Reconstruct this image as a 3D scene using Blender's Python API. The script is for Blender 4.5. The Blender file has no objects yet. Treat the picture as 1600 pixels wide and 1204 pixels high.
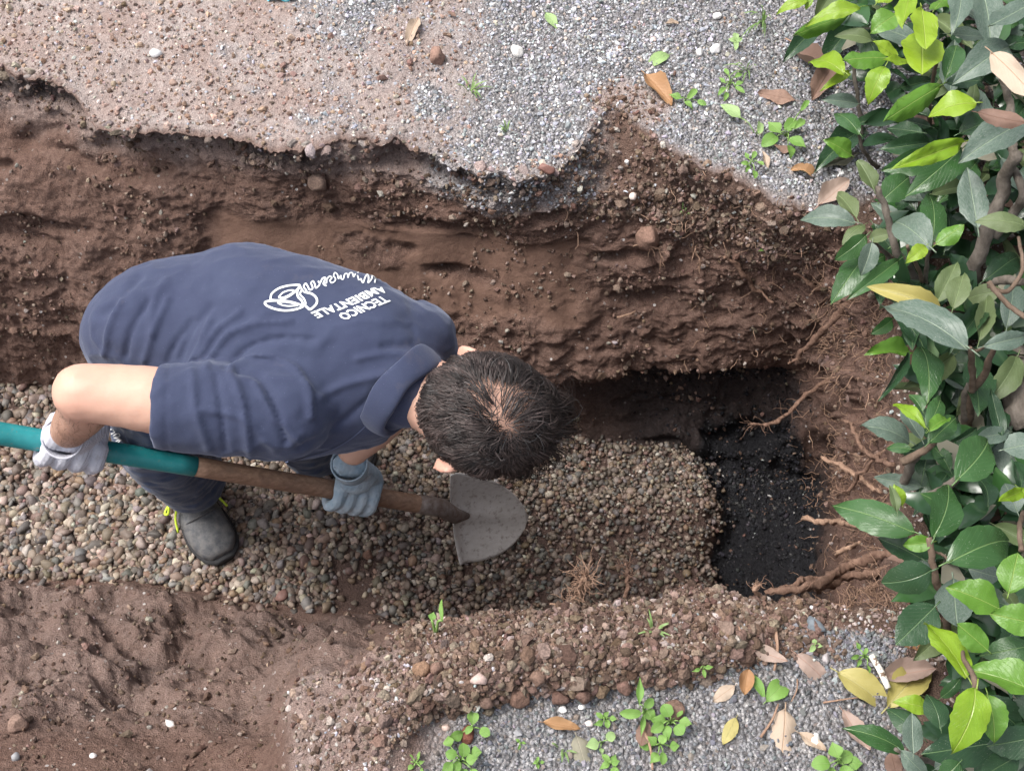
import bpy, bmesh, math, random
import numpy as np
from mathutils import Vector, Matrix

random.seed(7)
rng = np.random.default_rng(7)
C = bpy.context.scene.collection
scene = bpy.context.scene

# ------------------------------------------------------------------ camera, sky, sun, exposure
TH = math.radians(30.0)
CAM = np.array([0.0, 0.0, 1.73])
FPX = 1900.0
cam_data = bpy.data.cameras.new('camera')
cam = bpy.data.objects.new('camera', cam_data)
C.objects.link(cam)
cam.location = CAM
cam.rotation_euler = (TH, 0, 0)
cam_data.sensor_width = 36.0
cam_data.lens = FPX / 1600.0 * 36.0
cam_data.clip_start = 0.02
cam_data.clip_end = 400.0
scene.camera = cam

SUN_EL, SUN_AZ = math.radians(62), math.radians(-82)     # overcast: a very soft sun, high on the left
world = bpy.data.worlds.new('World')
scene.world = world
world.use_nodes = True
wn = world.node_tree
wn.nodes.clear()
sky = wn.nodes.new('ShaderNodeTexSky')
sky.sky_type = 'NISHITA'
sky.sun_disc = False
sky.sun_elevation = SUN_EL
sky.sun_rotation = SUN_AZ
sky.air_density = 1.0
sky.dust_density = 6.0
sky.ozone_density = 1.0
hs = wn.nodes.new('ShaderNodeHueSaturation'); hs.inputs['Saturation'].default_value = 0.45
bgn = wn.nodes.new('ShaderNodeBackground'); bgn.inputs['Strength'].default_value = 0.15
wo = wn.nodes.new('ShaderNodeOutputWorld')
wn.links.new(sky.outputs[0], hs.inputs['Color'])
wn.links.new(hs.outputs[0], bgn.inputs['Color'])
wn.links.new(bgn.outputs[0], wo.inputs['Surface'])

sun_data = bpy.data.lights.new('sun', 'SUN')
sun_data.energy = 1.7
sun_data.angle = math.radians(24)
sun_data.color = (1.0, 0.97, 0.93)
sun = bpy.data.objects.new('sun', sun_data)
C.objects.link(sun)
sd = Vector((math.sin(SUN_AZ) * math.cos(SUN_EL), math.cos(SUN_AZ) * math.cos(SUN_EL), math.sin(SUN_EL)))
sun.rotation_euler = sd.to_track_quat('Z', 'Y').to_euler()
sun.location = (0, 0, 6)

scene.view_settings.view_transform = 'Standard'
scene.view_settings.look = 'None'
scene.view_settings.gamma = 1.0
scene.view_settings.use_curve_mapping = False
scene.view_settings.exposure = 0.82

# ------------------------------------------------------------------ measuring helpers
R_ = np.array([1.0, 0, 0])
U_ = np.array([0, math.cos(TH), math.sin(TH)])
F_ = np.array([0, math.sin(TH), -math.cos(TH)])


def P(px, py, z):
    """the point at height z that lies on the line of sight through a photo pixel"""
    px = np.asarray(px, float); py = np.asarray(py, float); z = np.asarray(z, float)
    dx = (px - 800) / FPX; dy = (602 - py) / FPX
    d = (z - CAM[2]) / (dy * U_[2] + F_[2])
    return np.stack([dx * d, d * (dy * U_[1] + F_[1]), np.broadcast_to(z, d.shape) + 0 * d], -1)


def Pd(px, py, d):
    return CAM + d * ((px - 800) / FPX * R_ + (602 - py) / FPX * U_ + F_)


def proj(v):
    q = v - CAM
    d = q @ F_
    return 800 + FPX * (q @ R_) / d, 602 - FPX * (q @ U_) / d, d


# ------------------------------------------------------------------ noise in numpy
def _hash(ix, iy, iz, seed):
    h = (ix.astype(np.int64) * 374761393 + iy.astype(np.int64) * 668265263 + iz.astype(np.int64) * 2147483647 + seed * 1274126177) & 0xFFFFFFFF
    h = ((h ^ (h >> 13)) * 1274126177) & 0xFFFFFFFF
    h = ((h ^ (h >> 16)) * 2246822519) & 0xFFFFFFFF
    return (h ^ (h >> 15)) & 0xFFFFFF


def vnoise(p, scale, seed=0):
    """smooth value noise, about -1..1"""
    q = p * scale
    i = np.floor(q); f = q - i
    f = f * f * f * (f * (f * 6 - 15) + 10)
    i = i.astype(np.int64)
    out = np.zeros(len(p))
    for dx in (0, 1):
        wx = f[:, 0] if dx else 1 - f[:, 0]
        for dy in (0, 1):
            wy = f[:, 1] if dy else 1 - f[:, 1]
            for dz in (0, 1):
                wz = f[:, 2] if dz else 1 - f[:, 2]
                out += wx * wy * wz * (_hash(i[:, 0] + dx, i[:, 1] + dy, i[:, 2] + dz, seed) / 8388607.5 - 1)
    return out


def fbm(p, scale, octv=4, gain=0.5, seed=0):
    a, s, o = 1.0, 0.0, np.zeros(len(p))
    for k in range(octv):
        c_, s_ = math.cos(1.1 + .9 * k), math.sin(1.1 + .9 * k)      # each octave turned, so that no lattice shows
        q = np.stack([p[:, 0] * c_ - p[:, 1] * s_, (p[:, 0] * s_ + p[:, 1] * c_) * .8 + p[:, 2] * .6, p[:, 2] * .8 - (p[:, 0] * s_ + p[:, 1] * c_) * .6], -1)
        o += a * vnoise(q, scale * 2.03 ** k, seed + k * 17)
        s += a; a *= gain
    return o / s


def cell(p, scale, seed=0):
    """distance to nearest and second nearest random point"""
    q = p * scale
    i = np.floor(q).astype(np.int64)
    f1 = np.full(len(p), 9.0); f2 = np.full(len(p), 9.0)
    for dx in (-1, 0, 1):
        for dy in (-1, 0, 1):
            for dz in (-1, 0, 1):
                c0, c1, c2 = i[:, 0] + dx, i[:, 1] + dy, i[:, 2] + dz
                d = (c0 + _hash(c0, c1, c2, seed) / 16777215.0 - q[:, 0]) ** 2
                d += (c1 + _hash(c0, c1, c2, seed + 5) / 16777215.0 - q[:, 1]) ** 2
                d += (c2 + _hash(c0, c1, c2, seed + 9) / 16777215.0 - q[:, 2]) ** 2
                m = d < f1
                f2 = np.where(m, f1, np.minimum(f2, d))
                f1 = np.where(m, d, f1)
    return np.sqrt(f1), np.sqrt(f2)


def sstep(a, b, x):
    t = np.clip((x - a) / (b - a), 0, 1)
    return t * t * (3 - 2 * t)


# ------------------------------------------------------------------ mesh and object helpers
def mesh_np(name, verts, faces, smooth=True):
    """verts (n,3), faces (m,k) with one k, or a list of such arrays"""
    if isinstance(faces, np.ndarray): faces = [faces]
    faces = [np.asarray(f) for f in faces if len(f)]
    me = bpy.data.meshes.new(name)
    me.vertices.add(len(verts))
    me.vertices.foreach_set('co', np.ascontiguousarray(verts, dtype=np.float32).ravel())
    loops = np.concatenate([f.ravel() for f in faces]).astype(np.int32)
    sizes = np.concatenate([np.full(len(f), f.shape[1]) for f in faces]).astype(np.int32)
    starts = np.concatenate([[0], np.cumsum(sizes)[:-1]]).astype(np.int32)
    me.loops.add(len(loops)); me.loops.foreach_set('vertex_index', loops)
    me.polygons.add(len(sizes)); me.polygons.foreach_set('loop_start', starts)
    me.polygons.foreach_set('use_smooth', np.full(len(sizes), bool(smooth)))
    me.update(calc_edges=True)
    return me


def set_attr(me, name, arr):
    a = me.attributes.new(name, 'FLOAT_COLOR', 'POINT')
    c = np.ones((len(me.vertices), 4), np.float32)
    c[:, :arr.shape[1]] = arr
    a.data.foreach_set('color', c.ravel())


def link(name, me, mat=None, parent=None, label=None, cat=None, group=None, kind=None):
    o = bpy.data.objects.new(name, me)
    C.objects.link(o)
    if mat is not None and me is not None and len(me.materials) == 0: me.materials.append(mat)
    if parent is not None: o.parent = parent
    if label: o['label'] = label
    if cat: o['category'] = cat
    if group: o['group'] = group
    if kind: o['kind'] = kind
    return o


class NT:
    """short-hand for building a material's nodes"""
    def __init__(self, name, rough=0.9, spec=0.3):
        self.m = bpy.data.materials.new(name); self.m.use_nodes = True
        self.t = self.m.node_tree
        self.b = self.t.nodes['Principled BSDF']
        self.b.inputs['Roughness'].default_value = rough
        self.b.inputs['Specular IOR Level'].default_value = spec
        self.tc = self.t.nodes.new('ShaderNodeTexCoord').outputs['Object']

    def n(self, typ, ins=None, **kw):
        nd = self.t.nodes.new(typ)
        for k, v in kw.items(): setattr(nd, k, v)
        for k, v in (ins or {}).items():
            if hasattr(v, 'is_output') or isinstance(v, bpy.types.NodeSocket): self.t.links.new(v, nd.inputs[k])
            else: nd.inputs[k].default_value = v
        return nd

    def noise(self, scale, detail=4, rough=0.6, vec=None, out='Fac', **kw):
        return self.n('ShaderNodeTexNoise', {'Vector': vec or self.tc, 'Scale': scale, 'Detail': detail, 'Roughness': rough}, **kw).outputs[out]

    def voro(self, scale, out='Distance', feature='F1', vec=None, rand=1.0):
        return self.n('ShaderNodeTexVoronoi', {'Vector': vec or self.tc, 'Scale': scale, 'Randomness': rand}, feature=feature).outputs[out]

    def ramp(self, fac, stops, interp='LINEAR'):
        nd = self.n('ShaderNodeValToRGB', {'Fac': fac})
        cr = nd.color_ramp; cr.interpolation = interp
        while len(cr.elements) < len(stops): cr.elements.new(0.5)
        for e, (pos, col) in zip(cr.elements, stops):
            e.position = pos
            e.color = (col, col, col, 1) if isinstance(col, (int, float)) else (*col[:3], 1)
        return nd.outputs['Color']

    def mix(self, fac, a, b, mode='MIX'):
        nd = self.t.nodes.new('ShaderNodeMix'); nd.data_type = 'RGBA'; nd.blend_type = mode
        for s, v in ((nd.inputs[0], fac), (nd.inputs[6], a), (nd.inputs[7], b)):
            if isinstance(v, bpy.types.NodeSocket): self.t.links.new(v, s)
            elif isinstance(v, (int, float)) and s != nd.inputs[0]: s.default_value = (v, v, v, 1)
            elif isinstance(v, (tuple, list)): s.default_value = (*v[:3], 1)
            else: s.default_value = v
        return nd.outputs[2]

    def math(self, op, a, b=0.0, c=0.0):
        nd = self.t.nodes.new('ShaderNodeMath'); nd.operation = op
        for s, v in zip(nd.inputs, (a, b, c)):
            if isinstance(v, bpy.types.NodeSocket): self.t.links.new(v, s)
            else: s.default_value = v
        return nd.outputs[0]

    def attr(self, name):
        return self.n('ShaderNodeAttribute', attribute_name=name)

    def color(self, v):
        if isinstance(v, bpy.types.NodeSocket): self.t.links.new(v, self.b.inputs['Base Color'])
        else: self.b.inputs['Base Color'].default_value = (*v[:3], 1)

    def set(self, key, v):
        if isinstance(v, bpy.types.NodeSocket): self.t.links.new(v, self.b.inputs[key])
        else: self.b.inputs[key].default_value = v

    def bump(self, h, dist=0.002, strength=1.0):
        nd = self.n('ShaderNodeBump', {'Height': h, 'Distance': dist, 'Strength': strength})
        if self.b.inputs['Normal'].is_linked:
            self.t.links.new(self.b.inputs['Normal'].links[0].from_socket, nd.inputs['Normal'])
        self.t.links.new(nd.outputs[0], self.b.inputs['Normal'])
# ------------------------------------------------------------------ terrain: one sheet of soil lofted over measured lines
def line(*pts):
    a = np.array(pts, float)
    return a[:, 0], a[:, 1], a[:, 2]


STEP = 2.25
ROWS = [  # (line, number of sheet rows down to the next line)
    (line((-60, -60, 0), (1660, -60, 0)), 122),
    (line((-60, 100, -.005), (0, 112, -.005), (60, 132, 0), (118, 150, 0), (150, 196, 0), (230, 212, 0), (350, 206, 0), (430, 236, 0), (500, 240, 0), (560, 214, 0),
          (620, 222, 0), (680, 252, -.005), (760, 290, -.01), (850, 290, -.01), (885, 262, -.01), (912, 222, 0), (940, 168, 0), (972, 166, 0), (1005, 196, 0), (1080, 242, 0),
          (1150, 288, 0), (1210, 325, 0), (1290, 348, 0), (1400, 300, 0), (1660, 300, 0)), 26),
    (line((-60, 135, -.06), (0, 150, -.06), (130, 190, -.07), (230, 236, -.07), (350, 240, -.07), (470, 272, -.07), (600, 258, -.07), (680, 288, -.08), (760, 320, -.08),
          (850, 320, -.08), (940, 300, -.08), (1020, 300, -.09), (1090, 315, -.10), (1200, 372, -.09), (1290, 395, -.08), (1340, 395, -.03), (1400, 380, 0), (1660, 380, 0)), 78),
    (line((-60, 335, -.22), (0, 335, -.22), (300, 352, -.20), (600, 366, -.20), (900, 385, -.20), (1100, 405, -.21), (1250, 445, -.21), (1300, 460, -.19), (1350, 480, -.08), (1400, 490, 0), (1660, 480, 0)), 96),
    (line((-60, 515, -.48), (0, 520, -.48), (300, 560, -.48), (600, 576, -.47), (800, 591, -.47), (900, 600, -.47), (950, 594, -.47), (1000, 580, -.47), (1150, 574, -.47), (1240, 572, -.47), (1285, 575, -.40), (1345, 585, -.15), (1400, 600, 0), (1660, 600, 0)), 10),
    (line((-60, 522, -.52), (0, 526, -.52), (300, 558, -.52), (600, 568, -.53), (900, 582, -.54), (1000, 563, -.54), (1240, 556, -.54), (1285, 580, -.44), (1345, 600, -.17), (1400, 615, 0), (1660, 615, 0)), 52),
    (line((-60, 600, -.70), (0, 604, -.70), (100, 607, -.70), (300, 632, -.70), (600, 668, -.70), (870, 684, -.70), (1000, 692, -.705), (1110, 702, -.705), (1200, 716, -.71), (1285, 722, -.71), (1310, 716, -.48), (1350, 710, -.25), (1400, 704, 0), (1660, 700, 0)), 62),
    (line((-60, 780, -.70), (1110, 780, -.70), (1288, 780, -.71), (1305, 780, -.50), (1350, 786, -.25), (1408, 800, 0), (1660, 800, 0)), 64),
    (line((-60, 895, -.70), (0, 900, -.70), (200, 906, -.70), (420, 940, -.70), (560, 958, -.70), (640, 985, -.70), (720, 1040, -.70), (800, 1085, -.70), (1130, 1088, -.70), (1150, 1085, -.70), (1284, 1060, -.71),
          (1310, 1000, -.52), (1350, 940, -.26), (1400, 890, 0), (1660, 890, 0)), 22),
    (line((-60, 920, -.64), (0, 925, -.63), (200, 938, -.63), (420, 966, -.645), (560, 975, -.62), (640, 985, -.50), (720, 1008, -.36), (900, 1018, -.35), (1130, 1018, -.35), (1284, 1010, -.40), (1320, 965, -.22), (1360, 935, -.1), (1400, 925, 0), (1660, 925, 0)), 26),
    (line((-60, 965, -.52), (0, 972, -.51), (200, 990, -.52), (400, 1000, -.56), (520, 1000, -.53), (585, 990, -.40), (640, 975, -.10), (700, 978, -.045), (750, 968, -.04), (860, 950, -.03), (905, 930, -.03),
          (1000, 933, -.03), (1130, 926, -.03), (1200, 932, -.03), (1265, 930, -.03), (1320, 946, -.02), (1400, 950, 0), (1660, 950, 0)), 40),
    (line((-60, 1080, -.32), (0, 1080, -.32), (200, 1085, -.34), (380, 1090, -.36), (436, 1088, -.30), (470, 1056, -.06), (520, 1022, .0), (600, 998, .02), (650, 995, .03), (800, 992, .035), (1000, 975, .03), (1200, 955, .01), (1400, 980, 0), (1660, 980, 0)), 36),
    (line((-60, 1150, -.20), (0, 1150, -.20), (300, 1160, -.22), (420, 1150, -.16), (455, 1130, .0), (600, 1100, .05), (800, 1045, .055), (1000, 1028, .055), (1130, 1006, .04), (1230, 980, .012), (1400, 1010, 0), (1660, 1010, 0)), 36),
    (line((-60, 1235, -.12), (0, 1235, -.12), (400, 1235, -.10), (450, 1205, .0), (600, 1170, .04), (680, 1122, .008), (800, 1095, 0), (1000, 1078, 0), (1130, 1055, 0), (1250, 1012, 0), (1400, 1040, 0), (1660, 1040, 0)), 34),
    (line((-60, 1275, -.08), (400, 1275, -.06), (500, 1275, 0), (1660, 1275, 0)), 0),
]
ucol = np.arange(-250, 1720 + STEP, STEP)
NU = len(ucol)
u3 = np.stack([ucol, 0 * ucol, 0 * ucol], -1)
lines3 = []
for k, ((lx, ly, lz), n) in enumerate(ROWS):
    py = np.interp(ucol, lx, ly); z = np.interp(ucol, lx, lz)
    jag = {1: 9, 2: 8, 3: 6, 4: 7, 5: 4, 6: 5, 9: 5, 10: 6, 11: 6, 12: 8, 13: 9}.get(k, 0)
    if jag:
        hf = {1: 1.0, 4: 1.0, 5: .5, 6: 1.0}.get(k, 0) if k != 10 else np.clip((ucol - 600) / 60, 0, 1)
        py = py + jag * (1.3 * vnoise(u3, 1 / 83., 31 + (1 if k == 2 else k)) + hf * (.6 * vnoise(u3, 1 / 27., 51 + k) * (1 + vnoise(u3, 1 / 110., 35 + k)) + .4 * vnoise(u3, 1 / 9., 71 + k) + .25 * vnoise(u3, 1 / 4., 75 + k))) * np.interp(ucol, [0, 1300, 1400], [1, 1, .3])
    lines3.append(P(ucol, py, z))
sheet, rowid = [], []
for k in range(len(ROWS) - 1):
    n = int(ROWS[k][1] * .9)
    for j in range(n):
        t = j / n
        sheet.append(lines3[k] * (1 - t) + lines3[k + 1] * t); rowid.append(k + t)
sheet.append(lines3[-1]); rowid.append(len(ROWS) - 1)
V = np.array(sheet); rowid = np.array(rowid)
NR = len(rowid)


def blur(a, n, axis):
    if n < 2: return a
    pad = [(0, 0)] * a.ndim; pad[axis] = (n, n)
    b = np.pad(a, pad, mode='edge')
    c = np.cumsum(b, axis=axis)
    sl = lambda s, e: tuple(slice(s, e) if i == axis else slice(None) for i in range(a.ndim))
    L = a.shape[axis]
    h = n // 2
    return (c[sl(n + h, n + h + L)] - c[sl(n - h - 1, n - h - 1 + L)]) / (2 * h + 1)


Vs = blur(blur(V, 9, 0), 5, 1)
sharp = np.clip(1 - np.abs(rowid - 1) * 6, 0, 1) + np.clip(1 - np.abs(rowid - 4.1) * 4, 0, 1)
sharp = np.clip(sharp, 0, 1)[:, None, None]
V = Vs * (1 - sharp) + V * sharp


def grid_normals(v):
    du = np.gradient(v, axis=1); dv = np.gradient(v, axis=0)
    n = np.cross(dv, du)
    return n / (np.linalg.norm(n, axis=-1, keepdims=True) + 1e-12)


N0 = grid_normals(blur(blur(V, 13, 0), 13, 1))
if N0[5, 400, 2] < 0: N0 = -N0
UU = np.broadcast_to(ucol[None, :], (NR, NU)); RR = np.broadcast_to(rowid[:, None], (NR, NU))
base_px, base_py, base_d = proj(V.reshape(-1, 3))
BPX = base_px.reshape(NR, NU); BPY = base_py.reshape(NR, NU)
flat = V.reshape(-1, 3)
F = lambda a: a.ravel()
u, r = F(UU), F(RR)
onwall = sstep(1.05, 1.5, r) * (1 - sstep(5.9, 6.1, r)) * (1 - sstep(1340, 1400, u))
endwall = sstep(1262, 1290, u) * (1 - sstep(1370, 1410, u)) * sstep(2, 3, r) * (1 - sstep(9.6, 10.2, r))
onfloor = sstep(5.9, 6.1, r) * (1 - sstep(7.95, 8.1, r)) * (1 - sstep(1284, 1300, u))
farground = 1 - sstep(.93, 1.02, r)
wallz = flat[:, 2]
# --- region masks that belong to the soil itself
fn = fbm(flat, 9, 4, .55, 3)
fn2 = fbm(flat, 30, 3, .6, 9)
grey = farground * sstep(420, 640, F(BPX) + 130 * fn - 0.45 * (F(BPY) - 60))
grey = np.maximum(grey, farground * sstep(.25, .6, fn) * .8 * sstep(250, 380, u))
slump = sstep(850, 900, u + 30 * fn) * (1 - sstep(1230, 1290, u)) * sstep(.97, 1.02, r) * (1 - sstep(2.1, 2.6, r + .3 * fn))
spill = sstep(640, 700, u) * (1 - sstep(900, 960, u + 30 * fn)) * sstep(.9, 1, r) * (1 - sstep(1.95, 2.25, r + .15 * fn))
grey = grey * (1 - .8 * farground * sstep(1420, 1500, u + 40 * fn2))
patch = farground * (1 - sstep(700, 800, F(BPX))) * sstep(.0, .3, fbm(flat, 7, 3, .5, 88) + .15)
grey = grey * (1 - .75 * patch)
notch = np.exp(-((F(BPX) - 985) / 75) ** 2 - ((F(BPY) - 165) / 42) ** 2) * farground
notch = sstep(.25, .7, notch + .35 * fn2)
grey = grey * (1 - .9 * notch)
grey = np.maximum(grey, spill * .6)
hedgeground = sstep(1290, 1340, u + 20 * fn2) * (1 - endwall)
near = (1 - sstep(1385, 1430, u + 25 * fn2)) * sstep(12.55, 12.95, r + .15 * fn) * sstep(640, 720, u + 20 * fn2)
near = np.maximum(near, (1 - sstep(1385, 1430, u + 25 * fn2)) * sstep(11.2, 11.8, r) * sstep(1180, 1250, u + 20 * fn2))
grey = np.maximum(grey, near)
grey = np.clip(grey + .25 * fn2 * (grey > .05), 0, 1)
pitx = np.interp(F(BPY), [690, 740, 785, 860, 925, 1000], [1082, 1112, 1132, 1104, 1138, 1142])
pitin = F(BPX) + 16 * fn2 + 14 * fn - pitx
pit = sstep(-2, 12, pitin) * onfloor
pitwall = sstep(5.15, 5.6, r + .2 * fn) * (r <= 6.25) * sstep(1060, 1100, u + 30 * fn) * (1 - sstep(1262, 1290, u + 20 * fn2))
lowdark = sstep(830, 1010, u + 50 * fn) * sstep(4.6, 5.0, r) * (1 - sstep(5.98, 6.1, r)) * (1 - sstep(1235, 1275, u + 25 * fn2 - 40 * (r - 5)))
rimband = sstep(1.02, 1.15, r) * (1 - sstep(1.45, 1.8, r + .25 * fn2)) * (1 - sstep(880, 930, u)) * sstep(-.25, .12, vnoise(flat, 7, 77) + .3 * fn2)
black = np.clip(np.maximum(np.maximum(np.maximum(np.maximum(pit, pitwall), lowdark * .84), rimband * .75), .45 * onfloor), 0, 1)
clay = sstep(300, 360, u + 40 * fn) * (1 - sstep(880, 960, u + 50 * fn)) * sstep(2.75, 2.9, r + .12 * fn) * (1 - sstep(3.42, 3.5, r + .10 * fn - .00012 * (u - 330)))
clay = clay * (1 - sstep(.30, .42, fbm(flat * np.array([.5, 1, 1.6]), 14, 3, .5, 5)))
clay = blur(blur(np.clip(clay, 0, 1).reshape(NR, NU), 5, 0), 5, 1).ravel()
soft = sstep(8, 9, r) * (1 - sstep(11, 12.3, r)) * (1 - sstep(520, 640, u))          # the smooth loose bank, lower left
bermtop = sstep(10.9, 11.2, r) * sstep(436, 470, u) * (1 - sstep(600, 680, u + 40 * fn))
berm = sstep(9.9, 10.2, r) * (1 - sstep(12.7, 13.05, r)) * sstep(560, 680, u + 30 * fn) * (1 - sstep(1240, 1330, u))

# --- relief
amp_low = .006 + .020 * onwall + .026 * endwall + .050 * soft + .012 * berm + .010 * slump
amp_low = amp_low + .016 * pit + .012 * lowdark * sstep(980, 1080, u)
amp_low = amp_low * (1 - .75 * clay) * (1 - .6 * onfloor)
d = amp_low * fbm(flat, 11, 4, .5, 1)
st = (flat + .03 * np.stack([fn, fn, fn], -1)) * np.array([.34, 1, 1.5])                                      # strata left by the digging, along the trench
strat = fbm(st, 34, 4, .6, 21)
strat_w = sstep(-.35, .35, fbm(flat, 5, 2, .5, 27) + .5 * sstep(500, 900, u) - .25)
d += (onwall * .010 * strat_w + endwall * .005) * strat * (1 - .85 * clay)
d += onwall * (1 - strat_w) * (1 - clay) * .006 * fbm(flat, 45, 4, .6, 29)
rid = 1 - np.abs(fbm(flat * np.array([.55, 1, 1]), 26, 3, .5, 33)) * 2.2
d += (onwall * (.3 + .7 * strat_w) + endwall) * .006 * np.clip(rid, 0, 1) ** 2 * (1 - clay)
d += onwall * (1 - clay) * .0045 * fbm(flat, 80, 4, .65, 57)
f1, f2 = cell(flat + .01 * np.stack([fn, fn2, fn], -1), 42, 3)
lump = np.clip(1 - f1 * 1.25, 0, 1)
crumb = np.clip(.45 * sstep(1.0, 1.1, r) * (1 - sstep(1.9, 2.3, r + .25 * fn)) * (1 - sstep(650, 850, u)) + onwall * .35 * (vnoise(flat, 8, 91) > .0) + slump + berm + .5 * spill + .25 * soft * sstep(1000, 1120, F(BPY)), 0, 1)
d += .007 * crumb * lump * (1 + .8 * fn2) + .003 * bermtop * fbm(flat, 60, 3, .6, 45)
g1, g2 = cell(flat, 105, 13)
d += (.0028 * crumb + .0022 * farground + .0015 * near + .001 * onwall * (1 - clay) + .002 * pit) * np.clip(1 - g1 * 1.3, 0, 1)
d += endwall * (.010 * fbm(flat, 32, 4, .6, 58) + .010 * np.clip(1 - 2.4 * np.abs(fbm(flat, 15, 3, .5, 59)), 0, 1) - .012)
d += .005 * pitwall * fbm(flat, 45, 4, .65, 48)
d += .006 * pit * fbm(flat, 45, 4, .65, 47)
d += .0016 * fbm(flat, 120, 3, .6, 41) * (1 - .8 * clay) + .004 * farground * fbm(flat, 40, 3, .6, 43)
# cracked lower lip of the smooth clay smear
d += .006 * clay
# holes and clods thrown into the loose bank
d += soft * .016 * fbm(flat, 24, 3, .5, 61) * sstep(-.1, .4, fbm(flat, 5, 2, .5, 62))
d += -.028 * onwall * sstep(.22, .5, fbm(flat * np.array([.5, 1, 1.4]), 9, 3, .5, 66)) * (1 - clay)
# undercut below the far rim
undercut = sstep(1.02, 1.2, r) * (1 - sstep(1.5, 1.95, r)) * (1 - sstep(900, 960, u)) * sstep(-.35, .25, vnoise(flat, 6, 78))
Vd = flat + N0.reshape(-1, 3) * d[:, None]
lowrun = sstep(5.15, 5.95, r) * (1 - sstep(7.95, 8.1, r)) * (1 - sstep(1284, 1300, u))
Vd[:, 2] -= .085 * sstep(-34, 40, pitin + 12 * fn2) * lowrun + (sstep(-4, 22, pitin) * onfloor) * .018 * fbm(flat, 14, 4, .6, 93)
Vd[:, 1] += .030 * undercut
Vd[:, 2] += -.012 * undercut
# overhanging dark recess below the brown clay face
# raised ragged lip
lip = np.exp(-((r - .97) / .06) ** 2) * (u < 900)
Vd[:, 2] += .006 * lip * (1 + fn2)
T = Vd.reshape(NR, NU, 3)

# --- carry the sheet on beyond the picture, to well past anything a side step could see
outx = np.array([.01, .03, .08, .2, .45, 1.0, 2.5, 6, 14, 30])
left = np.stack([T[:, 0] - np.array([o, 0, 0]) for o in outx[::-1]], 1)
right = np.stack([T[:, -1] + np.array([o, 0, 0]) for o in outx], 1)
for arr, base, order in ((left, T[:, 0], outx[::-1]), (right, T[:, -1], outx)):
    pass
G = np.concatenate([left, T, right], 1)
top = np.stack([G[0] + np.array([0, o, 0]) for o in outx[::-1]], 0)
bot = np.stack([G[-1] - np.array([0, o, 0]) for o in outx], 0)
G = np.concatenate([top, G, bot], 0)
K = len(outx)


def ext(a):
    return np.pad(a.reshape(NR, NU), K, mode='edge')


mask_r, mask_g, mask_b = ext(grey), ext(black), ext(clay)
crust = sstep(1.0, 1.1, r) * (1 - sstep(1.9, 2.3, r + .25 * fn)) * (1 - sstep(650, 850, u))
mask2_r, mask2_g, mask2_b = ext(np.clip(crumb + slump, 0, 1)), ext(np.clip(farground + near + spill + .5 * crust + .40 * bermtop + .10 * berm + .22 * soft, 0, 1)), ext(np.clip(hedgeground + .5 * slump, 0, 1))
HR, HU = G.shape[:2]
idx = np.arange(HR * HU).reshape(HR, HU)
quads = np.stack([idx[:-1, :-1], idx[1:, :-1], idx[1:, 1:], idx[:-1, 1:]], -1).reshape(-1, 4)
cr = ext(RR)[:-1, :-1].ravel(); cu = ext(UU)[:-1, :-1].ravel()
is_floor = (cr >= 6.0) & (cr < 8.0) & (cu < 1286)
is_wall = ((cr >= 1.0) & (cr < 6.0) & (cu < 1400)) | ((cr >= 6.0) & (cr < 8.0) & (cu >= 1286) & (cu < 1400)) | ((cr >= 8.0) & (cr < 10.0) & (cu < 1400)) | ((cr >= 10) & (cr < 11.6) & (cu < 440))
is_floor &= ~is_wall
GV = G.reshape(-1, 3)

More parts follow.
